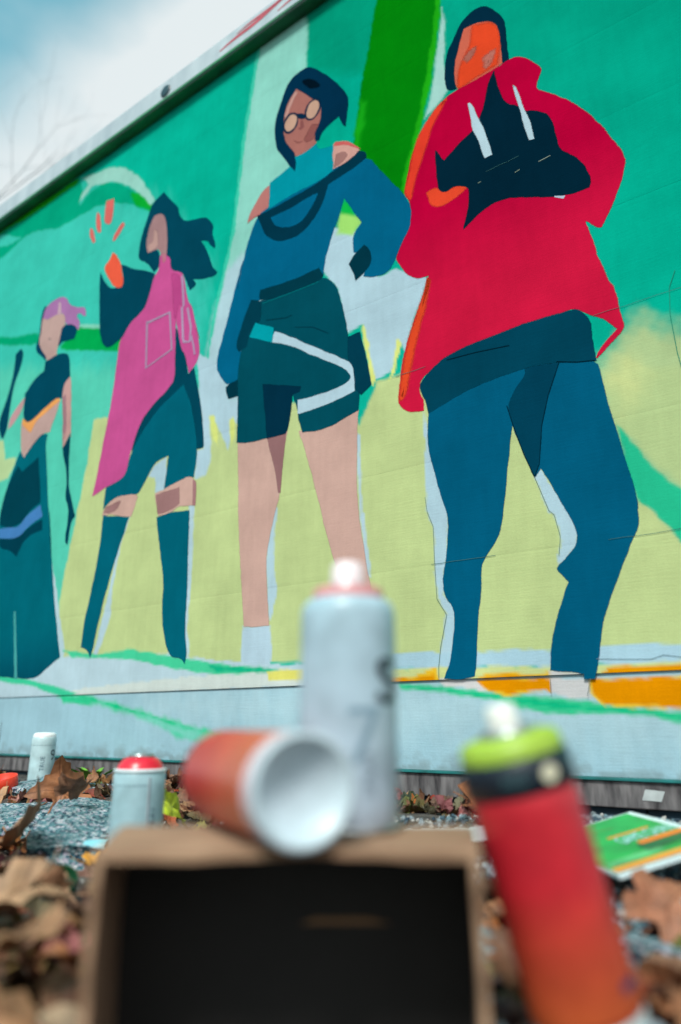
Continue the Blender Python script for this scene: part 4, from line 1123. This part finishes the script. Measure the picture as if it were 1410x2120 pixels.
# ------------------------------------------------------------------ rubble
def chunk_mesh(name, sx, sy, sz, seed, sub=3, rough=0.12):
    bm = bmesh.new()
    bmesh.ops.create_cube(bm, size=1)
    bmesh.ops.subdivide_edges(bm, edges=bm.edges[:], cuts=sub, use_grid_fill=True)
    for v in bm.verts:
        p = v.co.copy()
        p = p * (1 - 0.18 * max(0, p.length - 0.55))
        nn = noise.noise_vector(p * 2.3 + Vector((seed * 7.1, 0, 0)))
        n2 = noise.noise_vector(p * 6.0 + Vector((seed * 3.3, 5, 0)))
        p += nn * rough + n2 * rough * 0.4
        v.co = Vector((p.x * sx, p.y * sy, p.z * sz))
    me = bpy.data.meshes.new(name)
    bm.to_mesh(me)
    bm.free()
    return me
def concrete_mat():
    m, n, l, b = new_mat('speckled_concrete')
    t = n.new('ShaderNodeTexCoord')
    vo = n.new('ShaderNodeTexVoronoi')
    vo.inputs['Scale'].default_value = 210
    l.new(t.outputs['Object'], vo.inputs['Vector'])
    r = n.new('ShaderNodeValToRGB')
    r.color_ramp.interpolation = 'CONSTANT'
    e = r.color_ramp.elements
    e[0].position, e[0].color = 0.0, lin((96, 142, 152)) + (1,)
    e[1].position, e[1].color = 0.30, lin((26, 62, 84)) + (1,)
    for pos, c in ((0.46, (150, 178, 186)), (0.66, (190, 186, 204)), (0.78, (58, 110, 128)), (0.9, (216, 216, 224))):
        q = e.new(pos)
        q.color = lin(c) + (1,)
    sx = n.new('ShaderNodeSeparateColor')
    l.new(vo.outputs['Color'], sx.inputs['Color'])
    l.new(sx.outputs['Red'], r.inputs['Fac'])
    nz2 = n.new('ShaderNodeTexNoise')
    nz2.inputs['Scale'].default_value = 30
    l.new(t.outputs['Object'], nz2.inputs['Vector'])
    mr = n.new('ShaderNodeMapRange')
    mr.inputs['To Min'].default_value = 0.25
    mr.inputs['To Max'].default_value = 0.95
    l.new(nz2.outputs['Fac'], mr.inputs['Value'])
    mul = n.new('ShaderNodeVectorMath')
    mul.operation = 'SCALE'
    l.new(r.outputs['Color'], mul.inputs[0])
    l.new(mr.outputs['Result'], mul.inputs['Scale'])
    l.new(mul.outputs['Vector'], b.inputs['Base Color'])
    b.inputs['Roughness'].default_value = 0.8
    bp = n.new('ShaderNodeBump')
    bp.inputs['Strength'].default_value = 0.7
    bp.inputs['Distance'].default_value = 0.003
    l.new(vo.outputs['Distance'], bp.inputs['Height'])
    l.new(bp.outputs['Normal'], b.inputs['Normal'])
    return m
M_CONC = concrete_mat()
for (x, y, sx, sy, sz, rot, dz, lab) in (
    (-0.418, 1.225, 0.125, 0.27, 0.06, (R(9), R(3), R(14)), 0.022, 'speckled grey concrete slab beside the grey can with the red shoulder'),
    (-0.585, 1.36, 0.16, 0.15, 0.06, (R(8), R(-3), R(12)), 0.018, 'broken speckled slab at the left edge below the orange cap'),
    (-0.660, 1.74, 0.24, 0.12, 0.045, (R(6), R(2), R(-30)), -0.002, 'low speckled slab in front of the small white can'),
    (0.345, 0.735, 0.11, 0.09, 0.06, (R(-8), R(6), R(15)), 0.005, 'blue grey rubble lump in front of the booklet at the right edge'),
    (0.268, 0.655, 0.09, 0.07, 0.05, (R(4), R(9), R(50)), 0.004, 'dark rubble lump right of the leaning red can'),
    (0.118, 0.70, 0.05, 0.05, 0.040, (R(3), R(-9), R(10)), 0.002, 'small grey stone between the box and the leaning red can')):
    o = link('concrete_chunk', chunk_mesh('concrete_chunk', sx, sy, sz, x * 31 + y), M_CONC, None, (x, y, gz(x, y) + dz), rot)
    tag(o, lab, 'rubble', 'pieces of rubble on the ground')

rng = random.Random(5)
def scatter_mesh(name, items):
    """items: (verts Nx3, faces list, matrix 4x4, rgb linear) joined into one mesh"""
    VV, FF, CC, off = [], [], [], 0
    for v, f, m, c in items:
        w = v @ np.array(m.to_3x3()).T + np.array(m.translation)
        VV.append(w)
        CC.append(np.concatenate([np.tile(np.array(c), (len(v), 1)), np.ones((len(v), 1))], 1))
        FF += [tuple(i + off for i in q) for q in f]
        off += len(v)
    me = pydata(name, np.concatenate(VV).tolist(), FF)
    set_paint(me, np.concatenate(CC))
    return me
def ico(seed):
    bm = bmesh.new()
    bmesh.ops.create_icosphere(bm, subdivisions=1, radius=1)
    for v in bm.verts:
        v.co *= 0.8 + 0.45 * noise.noise(v.co * 1.7 + Vector((seed * 9.1, 0, 0)))
    vv = np.array([v.co[:] for v in bm.verts])
    ff = [tuple(v.index for v in f.verts) for f in bm.faces]
    bm.free()
    return vv, ff
ICO = [ico(k) for k in range(8)]
items = []
GCOL = [(96, 120, 130), (60, 84, 98), (138, 150, 158), (38, 58, 74), (164, 160, 158), (84, 92, 96)]
for k in range(5200):
    if rng.random() < 0.8:
        x, y = rng.uniform(0.05, 0.62), rng.uniform(0.36, 1.25)
    else:
        x, y = rng.uniform(-1.1, 0.1), rng.uniform(0.4, 2.2)
    if wdist(x, y) < 0.01 or (BX0 - 0.012 < x < BX1 + 0.012 and BY0 - 0.03 < y < BY1 + 0.012):
        continue
    s = rng.uniform(0.0025, 0.0075) * (1.5 if rng.random() < 0.12 else 1)
    v, f = ICO[k % 8]
    m = Matrix.Translation((x, y, gz(x, y) + s * 0.35)) @ Matrix.Rotation(rng.uniform(0, 6.28), 4, Vector((rng.random(), rng.random(), rng.random())).normalized()) @ Matrix.Diagonal((s, s * rng.uniform(0.7, 1.2), s * 0.7, 1))
    items.append((v, f, m, lin(GCOL[rng.randrange(6)])))
tag(link('gravel', scatter_mesh('gravel', items), attr_mat('gravel_stone', 0.85, 0.5, 200, 0.4)), 'loose blue grey gravel scattered over the ground', 'gravel', kind='stuff')

# ------------------------------------------------------------------ dry leaves
def leaf_geo(seed, kind):
    r = random.Random(seed)
    n, rings = 30, 4
    lob = r.choice((5, 5, 7))
    ph = r.uniform(0, 6.28)
    V = [(0, 0, 0)]
    cu, cv, tw = r.uniform(0.3, 1.5), r.uniform(-0.7, 0.9), r.uniform(-0.8, 0.8)
    for k in range(1, rings + 1):
        for i in range(n):
            a = 2 * math.pi * i / n
            if kind == 'lobed':
                rad = 0.62 + 0.30 * abs(math.cos(a * lob / 2 + 0.0)) ** 1.4 + 0.08 * math.sin(a * 11 + ph) + r.uniform(-0.04, 0.04)
                rad *= 1.0 if abs(a - math.pi) > 0.35 else 0.55
            else:
                rad = 0.42 + 0.50 * abs(math.cos(a)) ** 1.6 + r.uniform(-0.03, 0.03)
            q = k / rings
            V.append((rad * q * math.cos(a), rad * q * math.sin(a), 0))
    out = []
    for (x, y, z) in V:
        d2 = x * x + y * y
        z = cu * 0.55 * y * y + cv * 0.4 * x * x + tw * x * y * 0.6 + 0.16 * noise.noise(Vector((x * 2.2 + seed, y * 2.2, 0))) + 0.12 * noise.noise(Vector((x * 5 + seed, y * 6, 3)))
        z += 0.05 * abs(y) - 0.03 * math.cos(math.atan2(y, x) * lob) * d2 if kind == 'lobed' else 0.10 * abs(y)
        y2 = y * (1 - 0.25 * cu * abs(y))
        out.append((x, y2, z))
    F = [(0, 1 + i, 1 + (i + 1) % n) for i in range(n)]
    for k in range(rings - 1):
        for i in range(n):
            j = (i + 1) % n
            F.append((1 + k * n + i, 1 + (k + 1) * n + i, 1 + (k + 1) * n + j, 1 + k * n + j))
    # stalk
    b0 = len(out)
    ln_ = r.uniform(0.4, 0.8)
    bend = r.uniform(-0.3, 0.4)
    for k in range(4):
        t = k / 3
        x, z = -0.4 - ln_ * t - 0.1, bend * t * t
        out += [(x, -0.018, z), (x, 0.018, z), (x, 0.0, z + 0.025)]
    for k in range(3):
        for i in range(3):
            j = (i + 1) % 3
            F.append((b0 + k * 3 + i, b0 + k * 3 + j, b0 + k * 3 + 3 + j, b0 + k * 3 + 3 + i))
    return np.array(out), F
LCOL = [(146, 100, 70), (164, 116, 82), (124, 86, 62), (192, 152, 116), (158, 104, 64), (96, 70, 54), (182, 146, 118), (146, 108, 84), (176, 104, 48), (108, 80, 64)]
LNAME = ['brown', 'light brown', 'dark brown', 'tan', 'rust brown', 'blackish brown', 'beige brown', 'dull brown', 'orange brown', 'grey brown']
LEAVES = [leaf_geo(k * 3 + 1, 'lobed' if k % 3 else 'oval') for k in range(14)]
M_LITTER = attr_mat('leaf_scraps', 0.72, 0.5, 120, 0.45)
def leaf_mat():
    m = attr_mat('dry_leaf', 0.66, 0.5, 6, 0.40, vscale=3.0)
    n, l = m.node_tree.nodes, m.node_tree.links
    b = n['Principled BSDF']
    src = b.inputs['Base Color'].links[0].from_socket
    t = n.new('ShaderNodeTexCoord')
    sp = n.new('ShaderNodeSeparateXYZ')
    l.new(t.outputs['Object'], sp.inputs[0])
    def mt(op, a, bb=None):
        q = n.new('ShaderNodeMath')
        q.operation = op
        for i, w in enumerate((a, bb)):
            if w is None:
                continue
            if isinstance(w, (int, float)):
                q.inputs[i].default_value = w
            else:
                l.new(w, q.inputs[i])
        return q.outputs[0]
    ang = mt('ARCTAN2', sp.outputs['Y'], sp.outputs['X'])
    v1 = mt('ABSOLUTE', mt('SINE', mt('MULTIPLY', ang, 2.5)))          # main ribs fan out from the stalk
    d = mt('SQRT', mt('ADD', mt('MULTIPLY', sp.outputs['X'], sp.outputs['X']), mt('MULTIPLY', sp.outputs['Y'], sp.outputs['Y'])))
    rib = mt('LESS_THAN', mt('MULTIPLY', v1, d), 0.045)
    side = mt('LESS_THAN', mt('ABSOLUTE', mt('SINE', mt('ADD', mt('MULTIPLY', d, 22.0), mt('MULTIPLY', v1, 5.0)))), 0.12)
    msk = mt('MAXIMUM', rib, mt('MULTIPLY', side, 0.45))
    mx = n.new('ShaderNodeMixRGB')
    mx.blend_type = 'MULTIPLY'
    mx.inputs['Color2'].default_value = (0.55, 0.48, 0.42, 1)
    l.new(mt('MULTIPLY', msk, 0.8), mx.inputs['Fac'])
    l.new(src, mx.inputs['Color1'])
    l.new(mx.outputs['Color'], b.inputs['Base Color'])
    return m
M_LEAF = leaf_mat()
LM = []
for k in range(28):
    v, f = LEAVES[k % 14]
    me = pydata('fallen_leaf', v.tolist(), f, True)
    set_paint(me, np.append(np.array(lin(LCOL[k % 10])) * np.array((0.78, 0.70, 0.66)), 1.0))
    me.materials.append(M_LEAF)
    LM.append(me)

KEEP = [(-0.78, 1.93, 0.085), (-0.72, 1.80, 0.07), (-0.655, 1.90, 0.07), (-0.285, 1.20, 0.05), (-0.395, 1.10, 0.05), (-0.33, 1.0, 0.05), (-0.32, 0.88, 0.05), (-0.834, 2.045, 0.05), (0.33, 0.93, 0.16), (-0.2585, 0.962, 0.05), (0.144, 0.472, 0.055), (-0.785, 1.745, 0.05), (-0.372, 1.145, 0.035), (-0.338, 0.935, 0.045)]
def free(x, y, pad=0.0):
    if wdist(x, y) < 0.035 + pad * 0.4:
        return False
    if BX0 - 0.02 - pad < x < BX1 + 0.02 + pad and BY0 - 0.04 - pad < y < BY1 + 0.02 + pad:
        return False
    if any((x - a) ** 2 + (y - b) ** 2 < (r + pad) ** 2 for a, b, r in KEEP):
        return False
    if 0.30 - pad < x < 0.55 and 0.80 - pad < y < 1.28:
        return False
    if 0.06 < x < 0.26 and 1.02 < y < 1.24 - pad:
        return False
    return True
SLABS = ((-0.418, 1.225, 0.055, 0.12, 0.082), (-0.585, 1.36, 0.07, 0.065, 0.075), (-0.660, 1.74, 0.10, 0.05, 0.072))
def topz(x, y):
    z = gz(x, y)
    for a, b_, rx, ry, h in SLABS:
        if ((x - a) / rx) ** 2 + ((y - b_) / ry) ** 2 < 1:
            z = max(z, h)
    return z
def rnd_spot(rg):
    q = rg.random()
    if q < 0.58:
        y = rg.uniform(0.36, 2.0)
        x = -rg.uniform(0.10, 0.30 + 0.42 * y)
    elif q < 0.76:
        y = rg.uniform(0.34, 1.05)
        x = rg.uniform(0.08, 0.20 + 0.42 * y)
    else:
        t = rg.uniform(-1.7, -0.2)
        d = rg.uniform(0.03, 0.16)
        x, y = W0.x + WD.x * t + WN.x * d, W0.y + WD.y * t + WN.y * d
    return x, y
rl = random.Random(11)
items = []
while len(items) < 1500:
    x, y = rnd_spot(rl)
    if not free(x, y, 0.01):
        continue
    s = rl.uniform(0.016, 0.036)
    v, f = LEAVES[rl.randrange(14)]
    m = Matrix.Translation((x, y, gz(x, y) + s * rl.uniform(0.0, 0.35))) @ Matrix.Rotation(rl.uniform(0, 6.28), 4, 'Z') @ Matrix.Rotation(rl.gauss(0, 0.5), 4, 'X') @ Matrix.Rotation(rl.gauss(0, 0.5), 4, 'Y') @ Matrix.Scale(s, 4)
    c = lin(LCOL[rl.randrange(10)])
    items.append((v, f, m, tuple(q * rl.uniform(0.25, 0.75) for q in c)))
tag(link('leaf_litter', scatter_mesh('leaf_litter', items), M_LITTER), 'dense litter of small broken brown leaves covering the ground', 'leaf litter', kind='stuff')

PLACES = [(-0.82, 1.95, 'at the foot of the wall by the small white can'), (-0.79, 1.70, 'next to the orange red cap'), (-0.60, 1.38, 'around the broken slab at the left edge'),
          (-0.42, 1.22, 'on the speckled slab behind the turquoise cap'), (-0.26, 1.05, 'beside the grey can with the red shoulder'), (-0.38, 0.92, 'around the dark green cap'),
          (-0.30, 0.72, 'in the heap left of the cardboard box'), (-0.20, 0.50, 'in the near left corner against the box'), (-0.45, 1.75, 'under the wall between the two small cans'),
          (-0.10, 1.45, 'under the wall behind the lying can'), (0.15, 1.22, 'under the wall behind the white paper sheet'), (0.42, 1.12, 'under the wall behind the booklet'),
          (0.22, 0.62, 'right of the leaning red can'), (0.12, 0.80, 'between the box and the paper sheet'), (0.36, 0.72, 'around the rubble in front of the booklet'), (0.18, 0.42, 'in the near right corner')]
cnt = 0
while cnt < 230:
    x, y = rnd_spot(rl)
    if not free(x, y, 0.03):
        continue
    near = y < 0.9
    s = rl.uniform(0.024, 0.044)
    kk = rl.randrange(28)
    o = link('fallen_leaf', LM[kk], None, None, (x, y, topz(x, y) + s * rl.uniform(0.12, 0.45) + 0.003),
             (rl.gauss(0, 0.5), rl.gauss(0, 0.5), rl.uniform(0, 6.28)))
    o.scale = (s, s, s)
    place = min(PLACES, key=lambda q: (x - q[0]) ** 2 + (y - q[1]) ** 2)[2]
    size = 'small' if s < 0.031 else ('broad' if s > 0.038 else 'curled')
    lab = '%s %s dry leaf %s' % (size, LNAME[(kk % 10)], place)
    tag(o, lab, 'leaf', 'fallen leaves: ' + lab)
    cnt += 1
# a few leaves that stand out
for (k, x, y, z, s, rot, col, lab) in (
    (4, -0.455, 1.07, 0.050, 0.085, (R(26), R(-10), R(-62)), (158, 110, 78), 'largest tan dry leaf, folded into a ridge at the left edge'),
    (3, -0.268, 1.20, 0.078, 0.050, (R(62), R(16), R(75)), (176, 190, 40), 'yellow green leaf standing on edge right of the grey can'),
    (7, -0.318, 1.000, 0.030, 0.026, (R(20), R(10), R(10)), (206, 142, 36), 'small bright yellow leaf behind the left corner of the box'),
    (2, -0.510, 1.38, 0.085, 0.070, (R(55), R(-25), R(60)), (150, 96, 62), 'upright brown leaf leaning on the speckled slab'),
    (10, 0.215, 1.165, 0.080, 0.050, (R(35), R(30), R(20)), (156, 96, 60), 'crumpled brown leaf on the white paper sheet under the wall'),
    (5, 0.290, 0.700, 0.045, 0.048, (R(30), R(-28), R(30)), (150, 96, 70), 'broad brown leaf between the leaning red can and the booklet'),
    (8, -0.245, 0.560, 0.055, 0.060, (R(20), R(18), R(140)), (150, 108, 76), 'nearest broad tan leaf at the lower left'),
    (2, -0.300, 0.700, 0.050, 0.058, (R(-10), R(24), R(220)), (158, 122, 92), 'pale beige leaf in the heap at lower left'),
    (4, -0.200, 0.665, 0.060, 0.036, (R(24), R(-14), R(100)), (186, 146, 112), 'tan leaf on top of the heap beside the upper left box corner'),
    (11, -0.205, 0.470, 0.040, 0.055, (R(15), R(20), R(30)), (154, 112, 80), 'broad tan leaf lowest at the left edge of the box'),
    (5, -0.310, 0.820, 0.040, 0.055, (R(30), R(-12), R(160)), (170, 126, 96), 'broad light brown leaf just below the dark green cap'),
):
    v, f = LEAVES[k]
    me = pydata('fallen_leaf', v.tolist(), f, True)
    set_paint(me, np.array(lin(col) + (1,)))
    o = link('fallen_leaf', me, M_LEAF, None, (x, y, max(z, gz(x, y) + s * 0.3)), rot)
    o.scale = (s, s, s)
    tag(o, lab, 'leaf')

# ------------------------------------------------------------------ weed by the wall, twig, bare tree
wd_ = thing('weed', 'small green weed sprouting at the foot of the wall beside the small white can', 'plant', (-0.640, 1.925, gz(-0.640, 1.925)))
mg = simple('weed_green', (104, 160, 44), 0.6, 0.3, 60)
rw = random.Random(3)
for k in range(15):
    a = rw.uniform(0, 6.28)
    L = rw.uniform(0.06, 0.115)
    v, f = [], []
    for i in range(6):
        t = i / 5
        w = 0.007 * math.sin(math.pi * (0.12 + 0.86 * t))
        rr, z = L * t * 0.8, L * (t * 0.9 - 0.45 * t * t) + 0.002
        c_, s_ = math.cos(a), math.sin(a)
        v += [(rr * c_ - w * s_, rr * s_ + w * c_, z), (rr * c_, rr * s_, z - w * 0.5), (rr * c_ + w * s_, rr * s_ - w * c_, z)]
    for i in range(5):
        f += [(3 * i, 3 * i + 1, 3 * i + 4, 3 * i + 3), (3 * i + 1, 3 * i + 2, 3 * i + 5, 3 * i + 4)]
    link('blade', pydata('blade', v, f, True), mg, wd_)

def tube(pts, rads, n=6):
    v, f = [], []
    for k, p in enumerate(pts):
        p = Vector(p)
        t = (Vector(pts[min(k + 1, len(pts) - 1)]) - Vector(pts[max(k - 1, 0)])).normalized()
        a = t.orthogonal().normalized()
        b = t.cross(a)
        for i in range(n):
            q = 2 * math.pi * i / n
            v.append(tuple(p + (a * math.cos(q) + b * math.sin(q)) * rads[k]))
    for k in range(len(pts) - 1):
        for i in range(n):
            j = (i + 1) % n
            f.append((k * n + i, k * n + j, (k + 1) * n + j, (k + 1) * n + i))
    return v, f
p0 = W0 + WD * 0.215 + WN * 0.03
tw = [(p0.x, p0.y, 0.04), (p0.x + 0.004, p0.y + 0.0, 0.11), (p0.x + 0.022, p0.y - 0.012, 0.16), (p0.x + 0.020, p0.y - 0.010, 0.215)]
v, f = tube(tw, [0.0016, 0.0014, 0.0011, 0.0005])
tag(link('twig', pydata('twig', v, f, True), simple('twig_bark', (70, 66, 66), 0.8, 0.2, 60)), 'thin bare twig leaning on the wall at the far left edge', 'twig')

tree = thing('bare_tree', 'bare winter tree beyond the wall at the left edge of the sky', 'tree', (-10.3, 13.6, 0))
tree.scale = (1.45, 1.45, 1.45)
mbark = simple('bark', (112, 128, 134), 0.9, 0.25, 8)
rt = random.Random(21)
TV, TF = [], []
BV, BF = [], []
def grow(p, d, L, r, depth):
    pts, rads = [p], [r]
    q, dd = Vector(p), Vector(d)
    for k in range(4):
        dd = (dd + Vector((rt.gauss(0, .13), rt.gauss(0, .13), rt.gauss(0.03, .10)))).normalized()
        q = q + dd * L / 4
        pts.append(tuple(q))
        rads.append(r * (1 - 0.11 * (k + 1)))
    v, f = tube(pts, rads, 6 if depth > 2 else 4)
    V_, F_ = (TV, TF) if depth >= 5 else (BV, BF)
    o = len(V_)
    V_ += v
    F_ += [tuple(i + o for i in z) for z in f]
    if depth > 0:
        for k in range(3 if depth > 1 else 4):
            i = rt.choice((2, 3, 4, 4))
            nd = (dd + Vector((rt.gauss(0, .55), rt.gauss(0, .55), rt.gauss(0.15, .35)))).normalized()
            grow(pts[i], nd, L * rt.uniform(0.6, 0.8), rads[i] * 0.66, depth - 1)
grow((0, 0, 0), (0.02, 0, 1), 3.4, 0.14, 5)
link('trunk', pydata('trunk', TV, TF, True), mbark, tree)
link('crown', pydata('crown', BV, BF, True), mbark, tree)
